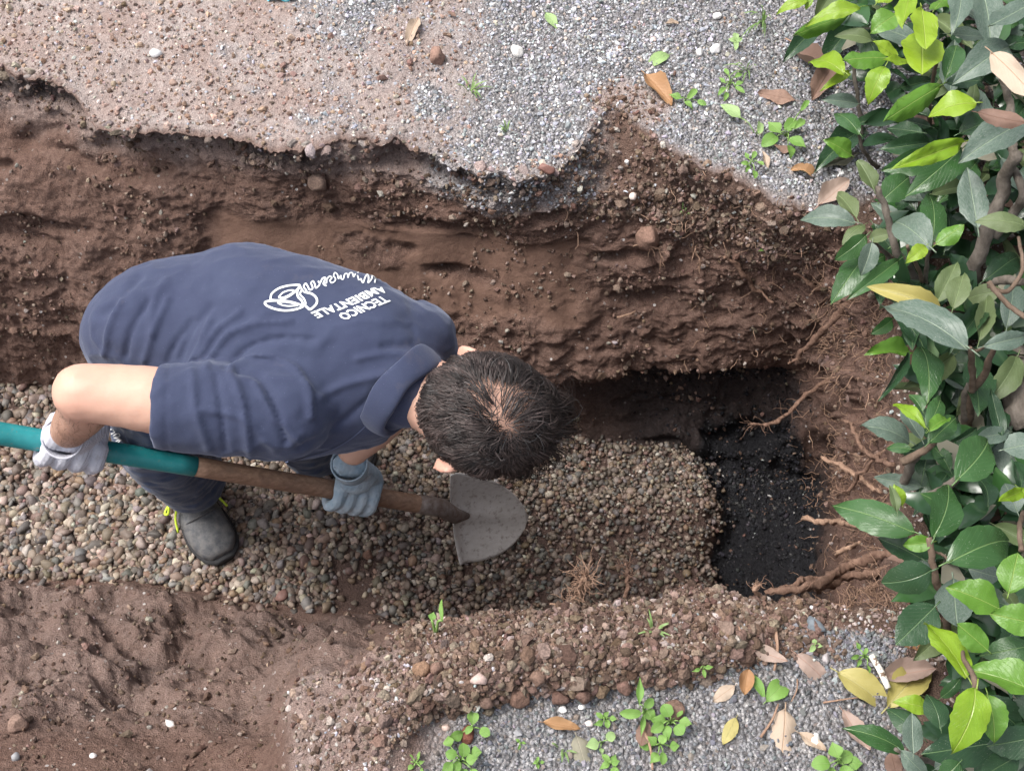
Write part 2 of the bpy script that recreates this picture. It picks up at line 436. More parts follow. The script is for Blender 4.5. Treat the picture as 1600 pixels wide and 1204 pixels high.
# materials of the ground
def terrain_material():
    m = NT('soil_and_gravel', 0.95, 0.2)
    a = m.n('ShaderNodeSeparateColor', {'Color': m.attr('mask').outputs['Color']})
    grey_, black_, clay_ = a.outputs
    b = m.n('ShaderNodeSeparateColor', {'Color': m.attr('mask_b').outputs['Color']})
    crumb_, top_, dark_soil_ = b.outputs
    n1 = m.noise(14, 6, .65); n2 = m.noise(90, 5, .7); n3 = m.noise(420, 3, .6)
    soil = m.ramp(n1, [(.28, (.105, .055, .041)), (.5, (.160, .091, .068)), (.72, (.215, .136, .108))])
    soil = m.mix(m.ramp(n2, [(.3, 0.0), (.7, 1.0)]), m.mix(.5, soil, (.080, .050, .040)), m.mix(.35, soil, (.27, .195, .165)))
    # dry dusty crust on the top surface
    dust = m.ramp(n2, [(.3, (.32, .26, .24)), (.55, (.47, .405, .38)), (.75, (.62, .57, .545))])
    dust = m.mix(m.ramp(m.noise(7, 4, .6), [(.4, 0.0), (.65, .8)]), dust, (.35, .26, .23))
    soil = m.mix(m.math('MULTIPLY', top_, .85), soil, dust)
    soil = m.mix(m.math('MULTIPLY', dark_soil_, .7), soil, m.mix(n2, (.07, .045, .035), (.16, .115, .09)))  # darker brown soil under the hedge, weaker on the slump
    # fine crushed stone
    vc = m.n('ShaderNodeTexVoronoi', {'Vector': m.tc, 'Scale': 170.0})
    sep = m.n('ShaderNodeSeparateColor', {'Color': vc.outputs['Color']})
    stone = m.ramp(sep.outputs[0], [(0.0, (.15, .155, .165)), (.4, (.25, .255, .27)), (.7, (.36, .365, .385)), (.9, (.44, .44, .46)), (1.0, (.56, .55, .54))])
    stone = m.mix(m.ramp(vc.outputs['Distance'], [(.45, 0.0), (.8, .75)]), stone, (.09, .085, .085))
    gf = m.math('MULTIPLY', grey_, m.ramp(m.noise(60, 4, .7), [(.25, .55), (.45, 1.0)]))
    col = m.mix(gf, soil, m.mix(.18, stone, (.33, .29, .27)))
    # clay smear
    clayc = m.mix(m.noise(20, 3, .5), (.140, .082, .060), (.178, .110, .082))
    col = m.mix(m.math('MULTIPLY', clay_, .85), col, clayc)
    # old bituminous layer and wet black fill
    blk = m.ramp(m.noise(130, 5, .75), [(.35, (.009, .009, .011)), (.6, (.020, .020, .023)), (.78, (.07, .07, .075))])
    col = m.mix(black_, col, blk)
    n4 = m.noise(650, 2, .7)
    col = m.mix(m.math('MULTIPLY', m.math('SUBTRACT', 1.0, m.math('MULTIPLY', clay_, .6)), .75), col, m.mix(1.0, col, m.ramp(n4, [(.33, .45), (.5, 1.0), (.68, 1.75)]), 'MULTIPLY'))
    # pale grit in the soil
    g = m.n('ShaderNodeTexVoronoi', {'Vector': m.tc, 'Scale': 75.0})
    gs = m.n('ShaderNodeSeparateColor', {'Color': g.outputs['Color']})
    spot = m.math('MULTIPLY', m.math('LESS_THAN', g.outputs['Distance'], .22), m.math('GREATER_THAN', gs.outputs[1], .86))
    spot = m.math('MULTIPLY', spot, m.math('SUBTRACT', 1.0, m.math('MULTIPLY', black_, .9)))
    spot = m.math('MULTIPLY', spot, m.math('SUBTRACT', 1.0, clay_))
    col = m.mix(m.math('MULTIPLY', spot, .8), col, m.ramp(gs.outputs[2], [(0, (.22, .18, .16)), (.6, (.42, .38, .36)), (1, (.7, .68, .66))]))
    m.color(col)
    rough = m.math('SUBTRACT', .97, m.math('MULTIPLY', black_, .52))
    m.set('Roughness', rough)
    h = m.math('ADD', m.math('MULTIPLY', n2, .6), m.math('MULTIPLY', n3, .35))
    hs_ = m.math('MULTIPLY', m.math('SUBTRACT', 1.0, vc.outputs['Distance']), m.math('MULTIPLY', grey_, .9))
    h2 = m.math('MULTIPLY', m.math('ADD', h, hs_), m.math('SUBTRACT', 1.0, m.math('MULTIPLY', clay_, .72)))
    m.bump(h2, .014, 1.0)
    return m.m


M_soil = terrain_material()


def piece(name, sel, kind='structure'):
    q = quads[sel]
    used = np.unique(q)
    remap = np.full(HR * HU, -1, np.int64); remap[used] = np.arange(len(used))
    me = mesh_np(name, GV[used], remap[q])
    set_attr(me, 'mask', np.stack([mask_r.ravel()[used], mask_g.ravel()[used], mask_b.ravel()[used]], -1))
    set_attr(me, 'mask_b', np.stack([mask2_r.ravel()[used], mask2_g.ravel()[used], mask2_b.ravel()[used]], -1))
    return link(name, me, M_soil, kind=kind)


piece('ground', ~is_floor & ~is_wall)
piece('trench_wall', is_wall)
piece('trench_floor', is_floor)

# --- asking the soil where it is under a photo pixel
NT3 = grid_normals(blur(blur(T, 5, 0), 5, 1))
if NT3[5, 400, 2] < 0: NT3 = -NT3
_px, _py, _pd = proj(T.reshape(-1, 3))
_TF = T.reshape(-1, 3); _NF = NT3.reshape(-1, 3)
_bins = {}
_bi = (np.floor(_px / 8).astype(int) + 100) * 1000 + (np.floor(_py / 8).astype(int) + 100)
_ord = np.argsort(_bi, kind='stable'); _sb = _bi[_ord]


def hit(px, py):
    """first soil point seen through a photo pixel, and its normal"""
    cand = []
    for ax in (-1, 0, 1):
        for ay in (-1, 0, 1):
            b = (int(px // 8) + ax + 100) * 1000 + (int(py // 8) + ay + 100)
            s, e = np.searchsorted(_sb, b), np.searchsorted(_sb, b + 1)
            cand.append(_ord[s:e])
    c = np.concatenate(cand)
    dd = (_px[c] - px) ** 2 + (_py[c] - py) ** 2
    k = c[dd < 30] if (dd < 30).any() else c[[np.argmin(dd)]]
    j = k[np.argmin(_pd[k])]
    j2 = k[_pd[k] < _pd[j] + .03]
    j = j2[np.argmin((_px[j2] - px) ** 2 + (_py[j2] - py) ** 2)]
    return _TF[j].copy(), _NF[j].copy()


# ------------------------------------------------------------------ loose stones, crumbs and pebbles
def ico(sub):
    bm = bmesh.new(); bmesh.ops.create_icosphere(bm, subdivisions=sub, radius=1.0)
    v = np.array([x.co[:] for x in bm.verts]); f = np.array([[w.index for w in x.verts] for x in bm.faces]); bm.free()
    return v, f


ICO1, ICO2 = ico(1), ico(2)


def rand_rot(n, g):
    q = g.normal(size=(n, 4)); q /= np.linalg.norm(q, axis=1, keepdims=True)
    w, x, y, z = q.T
    return np.stack([np.stack([1 - 2 * (y * y + z * z), 2 * (x * y - z * w), 2 * (x * z + y * w)], -1),
                     np.stack([2 * (x * y + z * w), 1 - 2 * (x * x + z * z), 2 * (y * z - x * w)], -1),
                     np.stack([2 * (x * z - y * w), 2 * (y * z + x * w), 1 - 2 * (x * x + y * y)], -1)], 1)


def stones(name, pos, size, cols, proto, g, mat, rugged=.16, flatten=(.45, .8), lie=0.0, smooth=True, cuts=6, **kw):
    """many small stones in one mesh; each has its own shape, turn and colour"""
    pv, pf = proto
    n = len(pos); k = len(pv)
    nv = 12
    shapes = []
    for _ in range(nv):         # a ball with planes broken off and a rough skin
        w = pv.copy()
        cc = g.normal(size=(cuts, 3)); cc /= np.linalg.norm(cc, axis=1, keepdims=True) + 1e-9
        for c_ in cc:
            w = w - np.clip(w @ c_ - g.uniform(.45, .8), 0, None)[:, None] * c_
        shapes.append(w * (1 + rugged * g.normal(size=(k, 1))) * 1.12)
    shapes = np.stack(shapes)
    sh = shapes[g.integers(0, nv, n)]
    sc = np.stack([np.ones(n), g.uniform(.6, .95, n), g.uniform(*flatten, n)], -1) * size[:, None]
    v = sh * sc[:, None, :]
    if lie > 0:     # lie flat: turn about z, small tilts
        a = g.uniform(0, 2 * math.pi, n); ca, sa = np.cos(a), np.sin(a)
        Rz = np.zeros((n, 3, 3)); Rz[:, 0, 0] = ca; Rz[:, 0, 1] = -sa; Rz[:, 1, 0] = sa; Rz[:, 1, 1] = ca; Rz[:, 2, 2] = 1
        t1, t2 = g.normal(0, lie, n), g.normal(0, lie, n)
        Rx = np.zeros((n, 3, 3)); Rx[:, 0, 0] = 1; Rx[:, 1, 1] = np.cos(t1); Rx[:, 1, 2] = -np.sin(t1); Rx[:, 2, 1] = np.sin(t1); Rx[:, 2, 2] = np.cos(t1)
        Ry = np.zeros((n, 3, 3)); Ry[:, 1, 1] = 1; Ry[:, 0, 0] = np.cos(t2); Ry[:, 0, 2] = np.sin(t2); Ry[:, 2, 0] = -np.sin(t2); Ry[:, 2, 2] = np.cos(t2)
        Rm = Ry @ Rx @ Rz
    else:
        Rm = rand_rot(n, g)
    v = np.einsum('nij,nkj->nki', Rm, v) + pos[:, None, :]
    f = (pf[None] + (np.arange(n) * k)[:, None, None]).reshape(-1, 3)
    me = mesh_np(name, v.reshape(-1, 3), f, smooth)
    set_attr(me, 'tint', np.repeat(cols, k, axis=0))
    return link(name, me, mat, kind='stuff', **kw)


def stone_material(name, rough=.8, spec=.35, bscale=260, bd=.0015, mottle=.35):
    m = NT(name, rough, spec)
    c = m.attr('tint').outputs['Color']
    n = m.noise(bscale, 4, .65)
    c = m.mix(mottle, c, m.mix(1.0, c, m.ramp(n, [(.3, .35), (.7, 1.6)]), 'MULTIPLY'))
    m.color(c); m.bump(n, bd, .8)
    return m.m


M_pebble = stone_material('pebble_stone', .62, .45, 300, .0008, .3)
M_chip = stone_material('crushed_stone', .9, .25, 400, .0006, .25)
M_clod = stone_material('dry_soil_crumb', .97, .15, 300, .004, .6)


def pick(weight, n, g):
    """random soil points, drawn by a weight over the sheet"""
    w = np.clip(weight, 0, None).astype(float).ravel().copy()
    w[(np.abs(_px - 735) > 985) | (np.abs(_py - 602) > 660)] = 0
    cum = np.cumsum(w); cum /= cum[-1]
    j = np.searchsorted(cum, g.random(n))
    return j, _TF[j] + g.normal(0, .0012, (n, 3)), _NF[j]


def palette(n, g, cols, wts, jit=.18):
    cols = np.array(cols); wts = np.array(wts, float); wts /= wts.sum()
    c = cols[g.choice(len(cols), n, p=wts)]
    return np.clip(c * (1 + g.normal(0, jit, (n, 1))) * (1 + g.normal(0, .04, (n, 3))), .01, .95)


# washed pebbles on the trench floor (laid in three thin layers so that they overlap)
g = np.random.default_rng(11)
pw = onfloor * (1 + .5 * sstep(600, 800, F(BPX)) * sstep(730, 800, F(BPY))) * (1 - pit) * (1 - .93 * sstep(505, 540, F(BPX) + 25 * fn2) * (1 - sstep(575, 610, F(BPX) + 25 * fn2)) * sstep(845, 900, F(BPY) + 30 * fn)) + .20 * onfloor * np.exp(-((pitin - 10) / 16) ** 2)
pw = pw + .12 * sstep(8, 8.01, r) * (1 - sstep(8.0, 8.7, r)) * (u < 640)
pw[(pitin > 44) & (r < 7.99)] = 0
n = 20500
j, pp, _ = pick(pw, n, g)
size = np.clip(g.lognormal(math.log(.0078), .30, n), .0035, .0155) * np.interp(pp[:, 0], [-.8, .0, .45], [1.12, .92, .80])
pp = pp.copy(); pp[:, 2] += g.uniform(-.004, .009, n)
pc = palette(n, g, [(.175, .132, .106), (.13, .100, .083), (.235, .187, .155), (.31, .26, .22), (.095, .083, .077), (.18, .125, .085), (.165, .155, .15), (.40, .36, .32), (.18, .115, .095)], [20, 20, 15, 8, 14, 8, 9, 2, 7])
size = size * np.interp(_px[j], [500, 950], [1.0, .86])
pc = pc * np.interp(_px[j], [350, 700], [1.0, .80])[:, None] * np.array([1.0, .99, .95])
bigs = (_px[j] < 560) & (_px[j] > -10)
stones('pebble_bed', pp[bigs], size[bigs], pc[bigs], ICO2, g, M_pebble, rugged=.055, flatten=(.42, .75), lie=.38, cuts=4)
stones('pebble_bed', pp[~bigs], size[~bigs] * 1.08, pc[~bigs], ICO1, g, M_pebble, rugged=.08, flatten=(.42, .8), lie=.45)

# crushed grey stone of the yard
gw = farground * (.38 + grey) + .35 * bermtop + .18 * berm + near * grey + .4 * spill + .10 * slump + hedgeground * .25
n = 28000
j, pp, _ = pick(gw, n, g)
size = np.clip(g.lognormal(math.log(.0030), .36, n), .0016, .0085)
brn = (g.random(n) > grey[j] * 1.3 + .12)[:, None]
pc = palette(n, g, [(.25, .255, .275), (.17, .175, .19), (.36, .365, .385), (.48, .48, .49), (.66, .64, .62), (.28, .24, .215), (.14, .14, .145)], [38, 22, 18, 4, .9, 14, 7], .13)
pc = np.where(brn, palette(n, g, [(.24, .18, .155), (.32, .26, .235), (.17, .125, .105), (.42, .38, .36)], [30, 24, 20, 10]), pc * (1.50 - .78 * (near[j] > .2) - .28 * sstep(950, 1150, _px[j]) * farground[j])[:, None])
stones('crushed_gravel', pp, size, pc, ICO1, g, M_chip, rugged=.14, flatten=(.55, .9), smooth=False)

# crumbs and clods of dry soil
cw = crumb * (.25 + (fn2 > 0)) + .5 * bermtop + 1.6 * berm + 1.0 * slump + .05 * onwall * (1 - clay) * (1 - black) + .40 * farground * (1 - grey) + 1.2 * notch + .3 * soft + .4 * soft * sstep(1080, 1180, F(BPY)) + .35 * endwall + .25 * sstep(11.5, 12.5, r) * (u < 470)
n = 20500
j, pp, nn = pick(cw, n, g)
size = np.clip(g.lognormal(math.log(.0033), .42, n), .0015, .0095)
pc = palette(n, g, [(.15, .100, .076), (.19, .135, .108), (.25, .19, .155), (.11, .072, .055), (.36, .32, .29)], [30, 28, 18, 16, 4])
pc = pc * (1 + 1.0 * farground[j] * (1 - notch[j]))[:, None]
stones('soil_crumbs', pp + nn * size[:, None] * .3, size, pc, ICO1, g, M_clod, rugged=.12, flatten=(.6, .95), smooth=False)
n = 1000
j, pp, nn = pick(berm * sstep(11, 12.2, r) * 1.0 + .35 * slump + .15 * berm + .06 * soft * sstep(1080, 1180, F(BPY)) + .008 * onwall * (1 - clay) * (1 - black), n, g)
size = np.clip(g.lognormal(math.log(.0056), .42, n), .003, .016)
pc = palette(n, g, [(.145, .098, .075), (.18, .13, .102), (.22, .165, .135), (.11, .072, .055)], [30, 28, 12, 16])
stones('soil_clods', pp + nn * size[:, None] * .2, size, pc, ICO2, g, M_clod, rugged=.10, flatten=(.5, .9), smooth=False)
# black rubble in the pit and on the dark layer of the wall
n = 3800
j, pp, nn = pick(pit * 1.0 * (r < 7.99) + .8 * pitwall * (pitin > 18) + .35 * lowdark * sstep(960, 1060, u), n, g)
size = np.clip(g.lognormal(math.log(.0027), .50, n), .0013, .0085)
pc = palette(n, g, [(.014, .014, .017), (.030, .030, .034), (.060, .058, .060), (.11, .075, .06), (.3, .3, .3)], [40, 30, 10, 7, .8])
stones('black_rubble', pp, size, pc, ICO1, g, M_clod, rugged=.2, flatten=(.45, .9))
# broken crust along the far rim
n = 420
j, pp, nn = pick(sstep(.90, .98, r) * (1 - sstep(1.15, 1.6, r)) * (u < 930) + .5 * slump * (r < 1.4), n, g)
size = np.clip(g.lognormal(math.log(.0045), .55, n), .0025, .014)
pc = palette(n, g, [(.25, .20, .18), (.20, .15, .13), (.33, .28, .26), (.15, .11, .095), (.09, .085, .085)], [30, 26, 16, 16, 8])
stones('crust_crumbs', pp - [0, 0, .002], size, pc, ICO2, g, M_clod, rugged=.10, flatten=(.4, .8), lie=.35, smooth=False)
# ------------------------------------------------------------------ leaves, stems, roots
def tube(pts, rad, sides=7, cap=True):
    pts = np.array(pts, float); n = len(pts)
    rad = np.broadcast_to(np.array(rad, float), (n,)) if np.ndim(rad) == 0 else np.interp(np.linspace(0, 1, n), np.linspace(0, 1, len(rad)), rad)
    t = np.gradient(pts, axis=0); t /= np.linalg.norm(t, axis=1, keepdims=True) + 1e-9
    a = np.array([0, 0, 1.0]) if abs(t[0][2]) < .9 else np.array([1.0, 0, 0])
    ring = []
    nrm = np.cross(t[0], a); nrm /= np.linalg.norm(nrm)
    for i in range(n):
        nrm = nrm - t[i] * (nrm @ t[i]); nrm /= np.linalg.norm(nrm) + 1e-9
        b = np.cross(t[i], nrm)
        an = np.arange(sides) * 2 * math.pi / sides
        ring.append(pts[i] + rad[i] * (np.cos(an)[:, None] * nrm + np.sin(an)[:, None] * b))
    v = np.concatenate(ring + ([pts[:1], pts[-1:]] if cap else []))
    i = np.arange(n - 1)[:, None] * sides; k = np.arange(sides)[None]; k2 = (k + 1) % sides
    q = np.stack([i + k, i + k2, i + sides + k2, i + sides + k], -1).reshape(-1, 4)
    fs = [q]
    if cap:
        k = np.arange(sides); k2 = (k + 1) % sides; m = n * sides
        fs.append(np.concatenate([np.stack([np.full(sides, m), k2, k], -1), np.stack([np.full(sides, m + 1), m - sides + k, m - sides + k2], -1)]))
    return v, fs


def join(parts):
    vs, fs, off = [], [], 0
    for v, f in parts:
        vs.append(v)
        for a in f: fs.append(a + off)
        off += len(v)
    by = {}
    for a in fs: by.setdefault(a.shape[1], []).append(a)
    return np.concatenate(vs), [np.concatenate(x) for x in by.values()]


def spline(pts, n):
    pts = np.array(pts, float)
    if len(pts) < 3: return np.array([pts[0] * (1 - t) + pts[-1] * t for t in np.linspace(0, 1, n)])
    ext_ = np.concatenate([[2 * pts[0] - pts[1]], pts, [2 * pts[-1] - pts[-2]]])
    out = []
    for s in np.linspace(0, len(pts) - 1.0001, n):
        i = int(s); t = s - i
        p0, p1, p2, p3 = ext_[i:i + 4]
        out.append(.5 * ((2 * p1) + (-p0 + p2) * t + (2 * p0 - 5 * p1 + 4 * p2 - p3) * t * t + (-p0 + 3 * p1 - 3 * p2 + p3) * t ** 3))
    return np.array(out)


def leaf_grid(g, bend=.10, fold=.16, wav=.012, nx=14, ny=6, shape='laurel', curl=0.0, hole=False):
    """leaf from (0,0,0) to (1,0,0), half width .5 before scaling"""
    s = np.linspace(0, 1, nx + 1)
    if shape == 'laurel':
        w = np.sin(math.pi * s ** .92) ** .78 * (1 - .10 * s); w[0] = .03; w[-1] = .02
    elif shape == 'round':
        w = np.sqrt(np.clip(1 - (2 * s - 1) ** 2, 0, 1)); w[0] = .1; w[-1] = .15
    else:
        w = np.sin(math.pi * s ** .8) ** 1.3; w[0] = .05; w[-1] = .02
    w = w / w.max() * .5
    y = np.linspace(-1, 1, ny + 1)
    X, Y = np.meshgrid(s, y, indexing='ij')
    edge = 1 + .035 * np.sin(X * 40 + g.uniform(0, 6)) * (np.abs(Y) > .9) + .02 * g.normal(size=X.shape) * (np.abs(Y) > .9)
    yy = Y * w[:, None] * edge
    z = -bend * (X - .3) ** 2 * 4 * .5 + fold * (np.abs(yy) - .0) - curl * yy ** 2
    ph = g.uniform(0, 6)
    z += wav * np.sin(X * 11 + ph) * Y ** 2 * np.sign(Y) + wav * 1.2 * np.sin(X * 34 - np.abs(Y) * 5 + ph) * np.abs(Y) * (1 - Y ** 2) ** .3
    z += g.uniform(-.05, .05) * Y * X
    v = np.stack([X, yy + g.uniform(-.05, .05) * np.sin(X * 3), z], -1).reshape(-1, 3)
    i = np.arange((nx + 1) * (ny + 1)).reshape(nx + 1, ny + 1)
    f = np.stack([i[:-1, :-1], i[1:, :-1], i[1:, 1:], i[:-1, 1:]], -1).reshape(-1, 4)
    return v, f


def leaf_mesh(name, g, mat, thick=True, **kw):
    v, f = leaf_grid(g, **kw)
    # petiole: short thick stalk behind the base, so the leaf reaches its twig
    tv, tf = tube([(-.13, 0, -.02), (-.05, 0, -.005), (.04, 0, .0)], [.011, .011, .009], 4)
    tv = tv * np.array([1, 2.0, 1])
    v2, f2 = join([(v, [f]), (tv, tf)])
    me = mesh_np(name, v2, f2)
    me.materials.append(mat)
    return me


def leaf_material(name, c1, c2, rough=.32, vein=(.2, .3, .1), spots=0.0, spotc=(.5, .5, .42), dust=0.0, back=None, sub=.0, edge=None):
    m = NT(name, rough, .5)
    oi = m.n('ShaderNodeObjectInfo').outputs['Random']
    sx = m.n('ShaderNodeSeparateXYZ', {'Vector': m.tc})
    x, y = sx.outputs[0], sx.outputs[1]
    ay = m.math('ABSOLUTE', y)
    off = m.n('ShaderNodeVectorMath', {0: m.tc, 1: m.n('ShaderNodeCombineXYZ', {'X': m.math('MULTIPLY', oi, 37.0), 'Y': m.math('MULTIPLY', oi, 11.0)}).outputs[0]}, operation='ADD').outputs[0]
    n1 = m.noise(3.0, 4, .6, off); n2 = m.noise(22.0, 4, .7, off)
    c = m.mix(oi, c1, c2)
    c = m.mix(m.ramp(n1, [(.35, 0.0), (.65, .6)]), c, m.mix(.5, c1, c2))
    if edge:
        c = m.mix(m.ramp(m.math('ADD', ay, m.math('MULTIPLY', n1, .25)), [(.38, 0.0), (.56, 1.0)]), c, edge)
    mid = m.ramp(ay, [(.004, 1.0), (.022, 0.0)])
    side = m.math('FRACT', m.math('MULTIPLY', m.math('SUBTRACT', x, m.math('MULTIPLY', ay, .9)), 10.0))
    side = m.ramp(m.math('ABSOLUTE', m.math('SUBTRACT', side, .5)), [(.0, .55), (.06, .0)])
    c = m.mix(m.math('MULTIPLY', side, .35), c, vein)
    c = m.mix(m.math('MULTIPLY', mid, .8), c, vein)
    if spots:
        sp = m.voro(26, vec=off)
        s = m.math('MULTIPLY', m.math('LESS_THAN', sp, .12), m.math('GREATER_THAN', m.noise(5, 2, .5, off), .5))
        c = m.mix(m.math('MULTIPLY', s, spots), c, spotc)
    if dust:
        c = m.mix(m.math('MULTIPLY', m.ramp(n2, [(.35, .2), (.65, 1.0)]), dust), c, (.24, .27, .25))
        m.set('Roughness', m.ramp(n2, [(.3, rough), (.7, min(1, rough + .25))]))
    geo = m.n('ShaderNodeNewGeometry').outputs['Backfacing']
    c = m.mix(geo, c, m.mix(.5, c, back or (.16, .22, .10)))
    m.color(c)
    if sub:
        # thin leaf: part of the light passes through
        tr = m.n('ShaderNodeBsdfTranslucent', {'Color': c})
        mx = m.n('ShaderNodeMixShader', {'Fac': sub})
        out = m.t.nodes['Material Output']
        m.t.links.new(m.b.outputs[0], mx.inputs[1]); m.t.links.new(tr.outputs[0], mx.inputs[2]); m.t.links.new(mx.outputs[0], out.inputs['Surface'])
    h = m.math('ADD', m.math('MULTIPLY', m.math('ADD', side, m.math('MULTIPLY', mid, 2.0)), -.5), m.math('MULTIPLY', n2, .5))
    m.bump(h, .002, .5)
    return m.m


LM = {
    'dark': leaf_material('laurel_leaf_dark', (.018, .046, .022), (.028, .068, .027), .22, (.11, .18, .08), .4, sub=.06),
    'mid': leaf_material('laurel_leaf_green', (.028, .080, .022), (.046, .112, .034), .20, (.17, .27, .10), .5, sub=.12),
    'olive': leaf_material('laurel_leaf_olive', (.085, .125, .045), (.11, .145, .06), .5, (.2, .26, .12), .4, sub=.12),
    'dusty': leaf_material('laurel_leaf_dusty', (.038, .075, .048), (.058, .104, .068), .27, (.22, .29, .18), .7, dust=.38, sub=.05),
    'lime': leaf_material('laurel_leaf_young', (.18, .32, .020), (.27, .39, .030), .24, (.36, .44, .10), .15, sub=.28, back=(.3, .4, .1)),
    'bright': leaf_material('laurel_leaf_bright', (.085, .20, .022), (.12, .25, .035), .25, (.26, .36, .09), .2, sub=.22),
    'yellow': leaf_material('laurel_leaf_yellow', (.34, .31, .08), (.42, .36, .13), .5, (.45, .42, .2), .6, (.15, .09, .03), sub=.2),
    'brown': leaf_material('dead_leaf_brown', (.17, .105, .080), (.25, .155, .115), .75, (.16, .08, .05), .6, (.12, .06, .04), sub=.06, back=(.38, .26, .18)),
    'tan': leaf_material('dead_leaf_tan', (.38, .29, .215), (.45, .36, .28), .7, (.36, .22, .13), .5, (.3, .15, .08), sub=.08, back=(.55, .42, .3)),
    'pink': leaf_material('dead_leaf_pinkish', (.29, .21, .175), (.37, .285, .235), .6, (.34, .18, .13), .4, (.2, .1, .08), sub=.06, back=(.5, .36, .3)),
    'orange': leaf_material('dead_leaf_orange', (.30, .16, .075), (.40, .24, .12), .6, (.3, .15, .06), .4, (.2, .1, .05), sub=.08),
    'greygrn': leaf_material('dry_leaf_greygreen', (.20, .19, .14), (.26, .24, .18), .8, (.32, .29, .22), .2, sub=.05),
    'weed': leaf_material('weed_leaf', (.15, .30, .055), (.21, .37, .085), .5, (.28, .42, .14), 0, sub=.25),
    'weedlight': leaf_material('weed_leaf_pale', (.28, .42, .15), (.33, .47, .20), .55, (.36, .48, .22), 0, sub=.25),
}
_leafmeshes = {}


def get_leaf(kind, variant, g):
    key = (kind, variant)
    if key not in _leafmeshes:
        gg = np.random.default_rng(abs(hash(kind)) % 1000 * 0 + sum(map(ord, kind)) * 7 + variant)
        if kind in ('brown', 'tan', 'pink', 'orange', 'greygrn'):
            me = leaf_mesh('leaf', gg, LM[kind], bend=gg.uniform(-.35, .35), fold=gg.uniform(-.2, .5), wav=.045, curl=gg.uniform(-1, .9))
        elif kind in ('weed', 'weedlight'):
            me = leaf_mesh('leaf', gg, LM[kind], bend=gg.uniform(.1, .5), fold=.15, wav=.02, nx=8, ny=4, shape='round' if variant % 2 else 'lance')
        elif kind in ('lime', 'bright'):
            me = leaf_mesh('leaf', gg, LM[kind], bend=gg.uniform(.0, .5), fold=gg.uniform(.05, .35), wav=.042, curl=gg.uniform(0, .5))
        else:
            me = leaf_mesh('leaf', gg, LM[kind], bend=gg.uniform(-.05, .4), fold=gg.uniform(.05, .32), wav=.024, curl=gg.uniform(-.1, .35))
        _leafmeshes[key] = me
    return _leafmeshes[key]


def leaf_frame(b, t, nrm, wid, roll=0.0):
    x = t - b; L = np.linalg.norm(x); x = x / L
    z = nrm - x * (nrm @ x); z /= np.linalg.norm(z) + 1e-9
    y = np.cross(z, x)
    c, s = math.cos(roll), math.sin(roll)
    y, z = y * c + z * s, z * c - y * s
    M = Matrix(((x[0] * L, y[0] * wid, z[0] * L, b[0]), (x[1] * L, y[1] * wid, z[1] * L, b[1]), (x[2] * L, y[2] * wid, z[2] * L, b[2]), (0, 0, 0, 1)))
    return M


def bark(name, c1, c2, sc=60):
    m = NT(name, .9, .2)
    st_ = m.n('ShaderNodeMapping', {'Vector': m.tc, 'Scale': (1, .35, 1)}).outputs[0]
    n = m.noise(sc, 5, .7, st_); n2 = m.noise(sc * 4, 4, .7)
    m.color(m.mix(m.ramp(n, [(.3, 0.0), (.7, 1.0)]), c1, c2))
    m.bump(m.math('ADD', n, m.math('MULTIPLY', n2, .5)), .003, .9)
    return m.m


M_bark = bark('branch_bark', (.075, .062, .050), (.19, .165, .14))
M_twigb = bark('brown_twig', (.08, .055, .040), (.19, .14, .105))
M_root = bark('root_bark', (.11, .062, .045), (.26, .165, .12), 160)
M_rootlight = bark('pale_root', (.24, .145, .10), (.42, .28, .20), 160)

